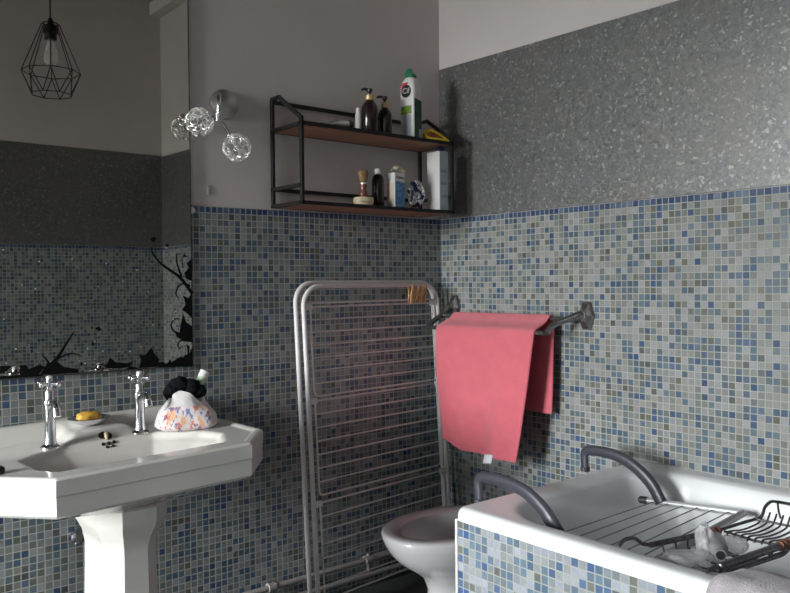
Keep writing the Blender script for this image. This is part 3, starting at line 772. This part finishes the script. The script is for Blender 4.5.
b = B(); prism(b, [(-.026, .0), (-.024, .03), (-.012, .036), (.012, .034), (.004, .027), (-.012, .022), (-.020, .010)], lf2, .0004, .0011); obj('red_flash', b, 'red', t, False)
b = B(); prism(b, circ(.0250), lf2, .0006, .0016); lg = obj('logo_disc', b, 'blackplastic', t, False)
text('logo_lettering', 'Cif', .031, Matrix.Translation((cx_ - LXO - .0022, cy_, ZU + LZ + .001)) @ LM, 'white', lg)
t.rotation_euler.z = .16

# yellow clamp
t = thing('spring_clamp', 'yellow plastic clamp with red-brown lining at the shelf right end', 'clamp', (-.155, -.13, ZU))
cl0 = Vector((-.200, -.125, ZU + .010)); dr = Vector((.110, -.045, -.002)).normalized(); sd = Vector((-dr.y, dr.x, 0))
for s in (-1, 1):
    b = B(); P = smooth_path([cl0 + Vector((0, 0, .018)), cl0 + dr * .022 + sd * s * .008 + Vector((0, 0, .024 + .018 * s)), cl0 + dr * .055 + sd * s * .010 + Vector((0, 0, .020 + .014 * s)), cl0 + dr * .105 + sd * s * .006 + Vector((0, 0, .006 + .004 * s))], 6)
    tube(b, P, [.012 - .005 * i / (len(P) - 1) for i in range(len(P))], 10, flat=(.8, .9)); obj('jaw', b, 'yellow', t)
b = B(); tube(b, [cl0 + dr * .012 + Vector((0, 0, .022)), cl0 + dr * .04 + Vector((0, 0, .022)), cl0 + dr * .07 + Vector((0, 0, .014))], [.010, .012, .004], 10); obj('lining', b, 'rust', t)

# ---- lower tier
tb_ = (-.512, -.125)
t = thing('lidded_tub', 'round cream tub under the shaving brush on the lower shelf', 'tub', (*tb_, ZL))
b = B(); lathe(b, [(.034, 0), (.036, .003), (.036, .014), (.034, .016)], (*tb_, ZL), 32); obj('tub_body', b, 'cream', t)
b = B(); lathe(b, [(.036, .0145), (.0385, .016), (.0385, .030), (.036, .034), (.004, .035)], (*tb_, ZL), 32); obj('lid', b, 'cream', t)
bz = ZL + .0355
t = thing('shaving_brush', 'shaving brush with red-brown handle standing on the cream tub', 'brush', (*tb_, bz))
b = B(); lathe(b, [(.013, 0), (.0155, .003), (.0165, .012), (.013, .024), (.0115, .032), (.0145, .042), (.0145, .046), (.011, .050), (.011, .052)], (*tb_, bz), 24); obj('handle', b, 'brushhandle', t)
b = B(); lathe(b, [(.0115, .049), (.0118, .051), (.0118, .055), (.0110, .056)], (*tb_, bz), 24); obj('ferrule', b, 'wire', t)
b = B(); lathe(b, [(.011, .052), (.015, .070), (.020, .088), (.0205, .095), (.015, .101), (.004, .103)], (*tb_, bz), 32)
for v in b.verts:
    if v.co.z > bz + .066:
        n = mnoise.noise(Vector((v.co.x, v.co.y, v.co.z)) * 300); v.co += Vector((v.co.x - tb_[0], v.co.y - tb_[1], .01)) * .12 * n
obj('bristles', b, 'bristle', t)
bb = (-.430, -.11)
t = thing('black_bottle', 'black bottle with white cap beside the shaving brush', 'bottle', (*bb, ZL))
b = B(); lathe(b, [(.022, 0), (.024, .003), (.024, .108), (.020, .122), (.011, .130), (.010, .132)], (*bb, ZL), 28); obj('bottle_body', b, 'amber', t)
b = B(); lathe(b, [(.0115, .129), (.012, .131), (.012, .148), (.010, .151), (.003, .152)], (*bb, ZL), 20); obj('cap', b, 'white', t)
# blue-and-white medicine box
B0, B1 = (-.388, -.162, ZL), (-.338, -.112, ZL + .136)
t = thing('medicine_box', 'blue and white medicine box with peach side on the lower shelf', 'box', (-.363, -.137, ZL))
b = B(); box2(b, B0, B1, .0008, 1); obj('carton', b, 'card', t, False)
b = B(); prism(b, [(B0[0] + .002, ZL + .001), (B1[0] - .001, ZL + .001), (B1[0] - .001, ZL + .096), (B0[0] + .016, ZL + .104), (B0[0] + .002, ZL + .100)], lambda a, c, tt: Vector((a, B0[1] - tt, c)), .0001, .0005); obj('blue_panel', b, 'blueprint', t, False)
b = B(); prism(b, [(-.158, ZL + .022), (-.118, ZL + .022), (-.118, ZL + .098), (-.158, ZL + .098)], lambda a, c, tt: Vector((B0[0] - tt, a, c)), .0001, .0005); obj('peach_panel', b, 'peach', t, False)
FM = Matrix(((1, 0, 0, 0), (0, 0, -1, 0), (0, 1, 0, 0), (0, 0, 0, 1)))
text('box_lettering', 'Pullex', .0155, Matrix.Translation((-.363, B0[1] - .0006, ZL + .117)) @ FM, 'blackplastic', t)
b = B()
ctr = Vector((-.352, -.138, ZL + .137))
grid(b, 10, 10, lambda u, v: ctr + Vector(((u - .5) * .050 + .004 * math.sin(v * 9), (v - .5) * .034, .003 + .040 * max(0, math.sin(PI * min(1, u * .8 + .15))) * (.7 + .3 * math.sin(v * 5 + u * 3)) * (0.45 + .55 * v) + .004 * mnoise.noise(Vector((u * 6, v * 6, 1))))))
pp = obj('crumpled_paper', b, 'paper', base=ctr); md = pp.modifiers.new('thickness', 'SOLIDIFY'); md.thickness = .0012; md.offset = 1
tag(pp, 'crumpled cream paper on top of the blue and white medicine box', 'paper')
# crumpled foil pack
fc = Vector((-.246, -.125, ZL + .052))
b = B(); bmesh.ops.create_icosphere(b, subdivisions=5, radius=1)
for v in b.verts:
    n = v.co.copy(); k = 1 + .5 * mnoise.noise(n * 1.9 + Vector((3, 1, 2))) + .5 * (abs(mnoise.noise(n * 3.6)) - .2)
    v.co = fc + Vector((n.x * .034 * k, n.y * .022 * k, n.z * .056 * (1 + .5 * (k - 1))))
zmin = min(v.co.z for v in b.verts)
for v in b.verts: v.co.z += ZL + .001 - zmin
fo = obj('foil_pack', b, 'foil', base=(fc.x, fc.y, ZL)); fo.data.materials.append(M['navy'])
for p in fo.data.polygons:
    if mnoise.noise(Vector(p.center) * 42 + Vector((1.5, 2, .3))) > .10: p.material_index = 1
tag(fo, 'crumpled silver and navy foil pack on the lower shelf', 'packet')
# tall carton
T0, T1 = (-.178, -.188, ZL), (-.1315, -.115, ZL + .236)
t = thing('tall_carton', 'tall white and pale blue carton at the right end of the lower shelf', 'box', (-.165, -.118, ZL))
b = B(); box2(b, T0, T1, .0008, 1); obj('carton', b, 'card', t, False)
b = B(); box2(b, (T0[0] + .001, T0[1] - .0006, ZL + .001), (T1[0] - .0005, T0[1] - .0001, T1[2] - .001)); obj('front_panel', b, 'cardgrey', t, False)
pm = mat('blue_grey_print', (.25, .31, .38), .6, var=.1)
for z in (.05, .10, .15):
    b = B(); box2(b, (T0[0] + .006, T0[1] - .001, ZL + z), (T1[0] - .006, T0[1] - .0005, ZL + z + .012)); obj('print_line', b, pm, t, False)
bq = Vector((-.150, -.160, ZL + .2365))
b = B(); prism(b, [(-.016, 0), (.019, 0), (.020, .014), (.010, .030), (-.006, .026)], lambda a, c, tt: bq + Vector((a, tt, c)), -.006, .006)
tag(obj('blue_packet', b, 'navy', base=bq), 'small dark blue packet lying on top of the tall carton', 'packet')

# ================================================================== TOWEL RAIL + TOWEL
XF, ZF, XB, ZB = -.142, 1.018, -.062, 1.066
tr = thing('towel_rail', 'dark chrome double towel rail with hexagonal wall plates', 'towel rail', (0, -.43, 1.08))
RY = Matrix.Rotation(-PI / 2, 3, 'Y')
def flange(y, z):
    b = B(); R6 = Matrix.Rotation(PI / 6, 3, 'Z')
    M_ = RY @ R6
    lathe(b, [(.046, -.0), (.046, .006), (.040, .013), (.020, .024), (.016, .03), (.004, .031)], (-.0005, y, z), 6, Matrix.Diagonal((1, .74, 1.25)) @ M_)
    return b
for y, z, s in ((-.088, 1.098, -1), (-.768, 1.078, 1)):
    obj('wall_plate', flange(y, z), 'darkchrome', tr, angle=15)
    yi = y - s * .0
    b = B()
    ye = -.072 if s < 0 else -.700
    tube(b, smooth_path([(-.01, y, z), (-.035, y + s * .004, z + .004), (XB, y * .6 + ye * .4, ZB + .004), (-.105, ye, (ZB + ZF) / 2 + .004), (XF, ye, ZF)], 6), [.0165 - .0065 * min(1, i / 14) for i in range(25)], 12, flat=(1.15, .75))
    obj('bracket_arm', b, 'darkchrome', tr)
b = B(); tube(b, [(XF, -.066, ZF), (XF, -.3, ZF), (XF, -.688, ZF)], .0085, 14); obj('front_bar', b, 'darkchrome', tr)
b = B(); tube(b, [(XB, -.085, ZB), (XB, -.3, ZB), (XB, -.735, ZB)], .0085, 14); obj('back_bar', b, 'darkchrome', tr)

# drape profile: (x, z) from the front hem, up, over both bars, down behind
prof = [(-.172, .552), (-.170, .60), (-.167, .70), (-.163, .80), (-.159, .90), (-.1565, .98), (-.155, 1.012), (-.1505, 1.024), (-.142, 1.0305), (-.125, 1.038), (-.100, 1.050), (-.075, 1.0715), (-.063, 1.0785), (-.053, 1.0755), (-.0485, 1.065), (-.047, 1.03), (-.046, .95), (-.045, .85), (-.045, .78), (-.046, .715)]
PP = smooth_path([(x, 0, z) for x, z in prof], 5)
NB = 60
def towel_pt(i, v):
    p = PP[i]; f = i / (len(PP) - 1)
    hang = max(0, (1.01 - p.z) / .46) if p.x < -.15 else 0
    bh = max(0, (1.06 - p.z) / .35) if p.x > -.05 else 0
    yl = -.137 - .070 * ss(0, 1, hang) + .012 * math.sin(hang * PI); yr = -.652 + .070 * hang
    if bh or p.x > -.10: yl, yr = -.150, -.655 + .012 * bh
    y = yl + (yr - yl) * v
    x = p.x; z = p.z
    amp = .010 * ss(.05, .9, hang)
    x += -amp * (math.sin(v * 9.5 + .6) + .5 * math.sin(v * 17 + hang * 2)) * .8 - .010 * hang * hang
    x += .003 * bh * math.sin(v * 11)
    if hang > .75: z += (.030 * (1 - ss(0, .28, v)) - .008 * v) * (hang - .75) / .25
    if p.x < -.15: z += .0
    n = mnoise.noise(Vector((y * 16, z * 12, 0))); x += .0016 * n
    return Vector((x, y, z))
tw = thing('towel', 'coral pink terry towel hanging folded over the towel rail', 'towel', (-.11, -.4, 1.03))
b = B()
V = [[b.verts.new(towel_pt(i, j / NB)) for j in range(NB + 1)] for i in range(len(PP))]
for i in range(len(PP) - 1):
    for j in range(NB): b.faces.new((V[i][j], V[i + 1][j], V[i + 1][j + 1], V[i][j + 1]))
o = obj('cloth', b, 'pink', tw, angle=180); md = o.modifiers.new('thickness', 'SOLIDIFY'); md.thickness = .005; md.offset = 0
b = B()
ib = [i for i, p in enumerate(PP) if p.x < -.15 and .612 < p.z < .632]
ib = list(range(ib[0], ib[-1] + 1)) if len(ib) > 1 else [2, 3]
Vb = [[b.verts.new(towel_pt(i, j / NB) + Vector((-.0042, 0, 0))) for j in range(NB + 1)] for i in ib]
for i in range(len(ib) - 1):
    for j in range(NB): b.faces.new((Vb[i][j], Vb[i + 1][j], Vb[i + 1][j + 1], Vb[i][j + 1]))
obj('woven_band', b, 'pinkband', tw, angle=180)
hp = towel_pt(0, .68)
b = B(); grid(b, 4, 4, lambda u, v: hp + Vector((-.004 - .010 * v, (u - .5) * -.044, .012 - .032 * v + .006 * (u - .5)))); o = obj('care_tag', b, 'tag', tw); o['label'] = 'white care tag'
md = o.modifiers.new('thickness', 'SOLIDIFY'); md.thickness = .001

# ================================================================== TOILET
t = thing('toilet', 'white toilet bowl without a seat between the airer and the bath', 'toilet', (-.40, -.495, 0))
TC = Vector((-.417, -.495, 0))
def ering(cx2, a, c, z, n=48, back=0.0):
    P = []
    for k in range(n):
        an = 2 * PI * k / n; x = a * math.cos(an); y = c * math.sin(an)
        if x > 0 and back: x = x + back * ss(0, a, x); y = y * (1 - .10 * ss(0, a, x))
        P.append(Vector((cx2 + x, TC.y + y, z)))
    return P
b = B()
R_ = [ering(-.36, .170, .125, 0), ering(-.36, .168, .122, .012), ering(-.36, .150, .105, .05), ering(-.365, .145, .100, .13), ering(-.375, .158, .108, .18), ering(-.392, .190, .135, .215), ering(-.402, .225, .162, .245), ering(-.41, .252, .184, .280), ering(-.415, .268, .197, .315), ering(-.417, .276, .203, .342), ering(-.417, .274, .201, .351), ering(-.417, .262, .190, .355), ering(-.417, .222, .150, .353), ering(-.417, .212, .140, .347), ering(-.417, .214, .142, .325), ering(-.415, .20, .135, .29), ering(-.40, .15, .105, .22), ering(-.38, .09, .07, .17), ering(-.37, .03, .03, .155)]
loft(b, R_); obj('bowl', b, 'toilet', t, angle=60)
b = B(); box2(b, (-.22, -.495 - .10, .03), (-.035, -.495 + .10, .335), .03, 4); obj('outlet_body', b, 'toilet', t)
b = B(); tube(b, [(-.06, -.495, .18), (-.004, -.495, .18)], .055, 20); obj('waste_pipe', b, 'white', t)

# ================================================================== BATH
XO, YH, YE, RZ = -.860, -.965, -2.66, .594
bath = thing('bathtub', 'white bath boxed in with blue and grey mosaic tiles along the right wall', 'bath', (-.43, -1.8, 0))
IX0, IX1, IY0, IY1 = -.785, -.085, -2.56, -1.075
ICX, ICY, IHX, IHY = (IX0 + IX1) / 2, (IY0 + IY1) / 2, (IX1 - IX0) / 2, (IY1 - IY0) / 2
def bath_in(x, y, r=.16):
    qx, qy = abs(x - ICX) - (IHX - r), abs(y - ICY) - (IHY - r)
    return -(math.hypot(max(qx, 0), max(qy, 0)) + min(max(qx, qy), 0) - r)
def bath_h(x, y):
    h = RZ; d = bath_in(x, y)
    if d > -.03: h -= .010 * ss(-.03, .012, d)
    if d > 0:
        wall = .40 * ss(0, .115, d) * .85 + .06 * ss(0, .03, d)
        hd = IY1 - y                      # sloping back rest at the head end
        h -= min(wall, .05 + hd * .95) if hd < .45 else wall
    do = min(x - XO, YH - y, y - YE, 10)
    if do < .022: h -= .022 * (1 - math.sqrt(max(0, 1 - ((.022 - do) / .022) ** 2)))
    h -= .008 * ss(-.018, -.004, x) * 0
    return h
b = B()
xs = [XO + t_ for t_ in (0, .001, .003, .006, .010, .015, .022)] + [XO + .03 + .0122 * k for k in range(68)]; xs = [x for x in xs if x < -.012] + [-.001]
ys_ = [YH - t_ for t_ in (0, .001, .003, .006, .010, .015, .022)] + [YH - .03 - .0135 * k for k in range(122)]; ys_ = [y for y in ys_ if y > YE + .01] + [YE]
def corner(x, y, r=.035):
    cx2, cy2 = XO + r, YH - r
    if x < cx2 and y > cy2:
        dx, dy = (cx2 - x) / r, (y - cy2) / r; m_ = max(dx, dy); L = math.hypot(dx, dy)
        if L > 1e-9: return cx2 - dx * r * m_ / L, cy2 + dy * r * m_ / L
    return x, y
def bp(x, y):
    h = bath_h(x, y); X, Y = corner(x, y); return Vector((X, Y, h))
V = [[b.verts.new(bp(x, y)) for y in ys_] for x in xs]
for i in range(len(xs) - 1):
    for j in range(len(ys_) - 1): b.faces.new((V[i][j], V[i + 1][j], V[i + 1][j + 1], V[i][j + 1]))
edge = [bp(x, ys_[0]) for x in xs[::-1]] + [bp(xs[0], y) for y in ys_[1:]]
E2 = [[b.verts.new(Vector((p.x, p.y, z))) for p in edge] for z in (RZ - .022, RZ - .034)] + [[b.verts.new(Vector((min(p.x + .012, -.001), p.y - .008, RZ - .034))) for p in edge]]
for a_, c_ in zip(E2, E2[1:]):
    for k in range(len(edge) - 1): b.faces.new((a_[k], a_[k + 1], c_[k + 1], c_[k]))
obj('tub', b, 'enamel', bath, angle=60)
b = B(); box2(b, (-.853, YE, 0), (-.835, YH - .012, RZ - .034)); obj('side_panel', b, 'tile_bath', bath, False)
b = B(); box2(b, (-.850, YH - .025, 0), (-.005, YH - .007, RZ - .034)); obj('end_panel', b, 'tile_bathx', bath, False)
b = B(); box2(b, (-.857, YH - .013, 0), (-.849, YH - .004, RZ - .033), .002); box2(b, (-.8565, YE, RZ - .0365), (-.850, YH - .01, RZ - .0315), .001); obj('edge_bead', b, mat('cream_bead', (.62, .58, .54), .5, var=.08), bath)

# ================================================================== BATH AIRER
air = thing('bath_airer', 'folding bath airer with two slate-grey hook arms over the bath end', 'airer', (-.45, -1.1, .55))
def hook_arm(x0, yz, end):
    b = B()
    P = smooth_path([(x0, *q) for q in yz] + [end], 6)
    L = len(P); tube(b, P, [.0115 + .006 * min(1, i / L * 1.2) for i in range(L)], 12, flat=(.72, 1.15))
    arm = obj('hook_arm', b, 'handle', air)
    b = B(); tube(b, [(x0, yz[0][0], yz[0][1] - .006), (x0, yz[0][0], yz[0][1] + .008)], .0155, 12); obj('rubber_tip', b, 'handle', arm)
A1, A2, B2, B1 = Vector((-.205, -1.150, .528)), Vector((-.160, -1.420, .540)), Vector((-.740, -1.490, .546)), Vector((-.715, -1.180, .540))
hook_arm(-.20, [(-.905, .582), (-.903, .605), (-.902, .626), (-.908, .640), (-.925, .647), (-.965, .650), (-1.01, .648), (-1.06, .637), (-1.11, .612), (-1.155, .575)], (-.205, -1.188, .530))
hook_arm(-.737, [(-.944, .580), (-.942, .608), (-.940, .630), (-.946, .645), (-.965, .653), (-1.02, .656), (-1.07, .652), (-1.12, .641), (-1.17, .613), (-1.205, .580)], (-.725, -1.225, .545))
dA = (A2 - A1).normalized()
b = B(); tube(b, [A1 + dA * -.036, A1 + dA * -.031, A1 - dA * .008], [.007, .0115, .0115], 14); obj('end_plug', b, 'handle', air)
b = B(); tube(b, [A1 - dA * .012, A2], .0095, 12); obj('far_tube', b, 'airer', air)
b = B(); tube(b, [B1 + (B1 - B2).normalized() * .012, B2], .0095, 12); obj('near_tube', b, 'airer', air)
b = B(); tube(b, [A2, B2], .0105, 12); obj('cross_tube', b, 'airerdark', air)
for k in range(6):
    f = (k + .35) / 6.2
    b = B(); tube(b, [A1.lerp(A2, f), B1.lerp(B2, f)], .0018, 8); obj('rod', b, 'airerdark', air)

# ================================================================== BATH CADDY
cad = thing('bath_caddy', 'tarnished chrome wire bath caddy laid across the bath', 'bath caddy', (-.5, -1.6, .6))
b = B()
tube(b, smooth_path([(-.815, -1.462, .601), (-.802, -1.468, .613), (-.785, -1.482, .616), (-.772, -1.494, .604), (-.755, -1.502, .600)], 5), .0045, 8)
tube(b, [(-.757, -1.502, .600), (-.752, -1.503, .599), (-.53, -1.537, .592)], [.005, .0065, .0065], 12); obj('far_rail', b, 'caddy', cad)
b = B(); tube(b, smooth_path([(-.535, -1.537, .592), (-.40, -1.540, .588), (-.315, -1.541, .584), (-.296, -1.541, .590), (-.283, -1.541, .606), (-.250, -1.541, .614), (-.222, -1.545, .609), (-.212, -1.56, .607), (-.205, -1.62, .606), (-.205, -1.70, .606)], 5), .0042, 8); obj('basket_frame', b, 'caddy', cad)
b = B(); tube(b, [(-.222, -1.545, .609), (-.222, -1.548, .585), (-.215, -1.55, .565)], .0028, 8); obj('prop_wire', b, 'caddy', cad)
b = B(); tube(b, [(-.772, -1.677, .600), (-.77, -1.677, .600), (-.54, -1.696, .598), (-.53, -1.697, .598)], [.006, .0085, .0085, .006], 12)
tube(b, [(-.532, -1.697, .598), (-.20, -1.702, .600), (-.06, -1.704, .602), (-.035, -1.704, .5985)], .0045, 8)
tube(b, smooth_path([(-.772, -1.677, .600), (-.79, -1.676, .603), (-.815, -1.675, .600)], 4), .0045, 8); obj('near_rail', b, 'caddy', cad)
b = B(); tube(b, smooth_path([(-.738, -1.679, .600), (-.738, -1.675, .582), (-.732, -1.668, .572), (-.70, -1.666, .571), (-.53, -1.684, .570), (-.50, -1.687, .571), (-.492, -1.692, .580), (-.492, -1.699, .598)], 5), .006, 10)
tube(b, [(-.735, -1.655, .577), (-.50, -1.672, .575)], .0035, 8); obj('soap_bar_holder', b, 'caddy', cad)
for p, q in (((-.565, -1.532, .592), (-.515, -1.540, .592)), ((-.545, -1.696, .598), (-.50, -1.699, .598))):
    b = B(); p, q = Vector(p), Vector(q); pts = []
    tube(b, [p, p + (q - p) * .05, q - (q - p) * .05, q], [.007, .0098, .0098, .007], 12)
    for s in (0.15, .5, .85): tube(b, [p.lerp(q, s - .06), p.lerp(q, s - .05), p.lerp(q, s + .05), p.lerp(q, s + .06)], [.0098, .0112, .0112, .0098], 12)
    obj('sliding_sleeve', b, 'copper', cad)
b = B(); tube(b, [(-.500, -1.545, .588), (-.500, -1.62, .583), (-.500, -1.697, .588)], .0032, 8); obj('basket_bar', b, 'caddy', cad)
b = B(); tube(b, [(-.335, -1.545, .585), (-.325, -1.62, .583), (-.315, -1.70, .590)], .0032, 8); obj('basket_bar', b, 'caddy', cad)
for k in range(9):
    y = -1.553 - k * .0168
    b = B(); tube(b, smooth_path([(-.506, y - .002, .580), (-.495, y - .002, .589), (-.42, y, .578), (-.345, y, .579), (-.325, y + .001, .590), (-.312, y + .002, .603)], 4), .0024, 7); obj('basket_wire', b, 'caddy', cad)
for x in (-.536, -.522):
    b = B(); tube(b, smooth_path([(x, -1.537, .592), (x, -1.536, .572), (x, -1.545, .553), (x, -1.60, .545), (x, -1.66, .553), (x, -1.672, .576)], 5), .0026, 7); obj('tray_wire', b, 'caddy', cad)
for k in range(4):
    x = -.72 + k * .045
    b = B(); tube(b, smooth_path([(x, -1.507 - (x + .75) * .15, .597), (x, -1.53, .566), (x, -1.60, .550), (x, -1.65, .560), (x, -1.660, .577)], 5), .0024, 7); obj('tray_wire', b, 'caddy', cad)
# crumpled clear plastic pack in the caddy tray, and a grey bottle in it
def lump(bm, c, s, rot, seed, k1=.3, k2=.18, sub=5):
    r = bmesh.ops.create_icosphere(bm, subdivisions=sub, radius=1); Rz = Matrix.Rotation(rot, 3, 'Z')
    for v in r['verts']:
        n = v.co.copy(); k = 1 + k1 * mnoise.noise(n * 1.7 + Vector((seed, 0, 0))) + k2 * (abs(mnoise.noise(n * 4 + Vector((0, seed, 0)))) - .2)
        v.co = Vector(c) + Rz @ Vector((n.x * s[0] * k, n.y * s[1] * k, n.z * s[2] * k))
b = B(); lump(b, (-.705, -1.565, .572), (.060, .045, .016), -.3, 2, .22, .10); lump(b, (-.610, -1.555, .592), (.034, .022, .040), .5, 5, .25, .12); lump(b, (-.565, -1.590, .580), (.060, .040, .018), .1, 9, .25, .12)
tag(obj('plastic_bag', b, 'bag'), 'crumpled clear plastic bag in the bath caddy tray', 'bag')
t = thing('toiletry_bottle', 'grey plastic bottle with a dark open neck lying in the bath caddy', 'bottle', (-.6, -1.62, .57))
b = B(); n0 = Vector((-.662, -1.622, .5855)); dn = Vector((.80, .55, .02)).normalized()
tube(b, [n0 + dn * q for q in (0, .012, .016, .026, .040, .075, .105, .112, .114)], [.0125, .0125, .014, .019, .021, .021, .020, .016, .010], 24); obj('bottle_body', b, mat('grey_plastic', (.22, .215, .22), .3, var=.15, vscale=40), t)
b = B(); tube(b, [n0 + dn * .001, n0 - dn * .0012], .0100, 18); obj('neck_opening', b, 'hole', t)
# ================================================================== GREY MAT OVER THE BATH EDGE
b = B()
mp = [(-.882, .22), (-.882, .35), (-.881, .50), (-.879, .575), (-.873, .603), (-.858, .615), (-.83, .6175), (-.79, .6165), (-.765, .608), (-.750, .585), (-.745, .54)]
MP = smooth_path([(x, 0, z) for x, z in mp], 5)
def matpt(i, v):
    p = MP[i]; f = i / (len(MP) - 1); y = -1.722 - v * .50 + .012 * math.sin(f * 6)
    n = .006 * mnoise.noise(Vector((p.x * 18, y * 14, p.z * 14)))
    puff = .010 * math.sin(PI * min(1, v * 6) / 2) - .010
    nx, nz = (-1, 0) if p.z < .58 and p.x < -.85 else (0, 1)
    return Vector((p.x + nx * (n + puff * .5), y, p.z + nz * (n + puff)))
V = [[b.verts.new(matpt(i, j / 40)) for j in range(41)] for i in range(len(MP))]
for i in range(len(MP) - 1):
    for j in range(40): b.faces.new((V[i][j], V[i + 1][j], V[i + 1][j + 1], V[i][j + 1]))
o = obj('bath_mat', b, 'greymat', angle=180, base=(-.86, -1.95, .4)); md = o.modifiers.new('thickness', 'SOLIDIFY'); md.thickness = .018; md.offset = 0
tag(o, 'thick grey towelling bath mat draped over the bath edge', 'bath mat')

# ================================================================== LIGHT
w = bpy.data.worlds.new('overcast_sky'); SC.world = w; w.use_nodes = True
bg = w.node_tree.nodes['Background']; bg.inputs[1].default_value = 174.0
nt = w.node_tree; tc = N(nt, 'ShaderNodeTexCoord'); sp_ = N(nt, 'ShaderNodeSeparateXYZ'); nt.links.new(tc.outputs['Generated'], sp_.inputs[0])
nt.links.new(ramp(nt, mth(nt, 'MULTIPLY_ADD', sp_.outputs[2], .5, .5), [(.40, (.12, .12, .115)), (.49, (.20, .20, .19)), (.515, (.42, .42, .42)), (.60, (.68, .69, .70)), (.75, (.97, .985, 1.0))]), bg.inputs[0])
la = bpy.data.lights.new('daylight_portal', 'AREA'); la.shape = 'RECTANGLE'; la.size = WZ1 - WZ0; la.size_y = WY1 - WY0; la.cycles.is_portal = True
lo = bpy.data.objects.new('daylight_portal', la); COL.objects.link(lo); lo.location = (W - .125, (WY0 + WY1) / 2, (WZ0 + WZ1) / 2)
lo.rotation_euler = (0, -PI / 2, 0)

# ================================================================== CAMERA
cam = bpy.data.cameras.new('camera'); co = bpy.data.objects.new('camera', cam); COL.objects.link(co)
cam.sensor_fit = 'HORIZONTAL'; cam.sensor_width = 36; cam.lens = 796.705 / 790 * 36; cam.clip_start = .02
r_, u_, f_ = (.77083758, -.63695855, -.00965550), (.01784639, .00644140, .99981999), (.63678170, .77087114, -.01633268)
Rm = Matrix(((r_[0], u_[0], -f_[0]), (r_[1], u_[1], -f_[1]), (r_[2], u_[2], -f_[2])))
co.matrix_world = Matrix.Translation((-2.346578, -2.527406, 1.2)) @ Rm.to_4x4()
SC.camera = co
vs = SC.view_settings; vs.view_transform = 'Standard'; vs.look = 'None'; vs.gamma = 1; vs.use_curve_mapping = False; vs.exposure = 0.0
SC.cycles.use_denoising = True
SC.cycles.max_bounces = 12; SC.cycles.diffuse_bounces = 6
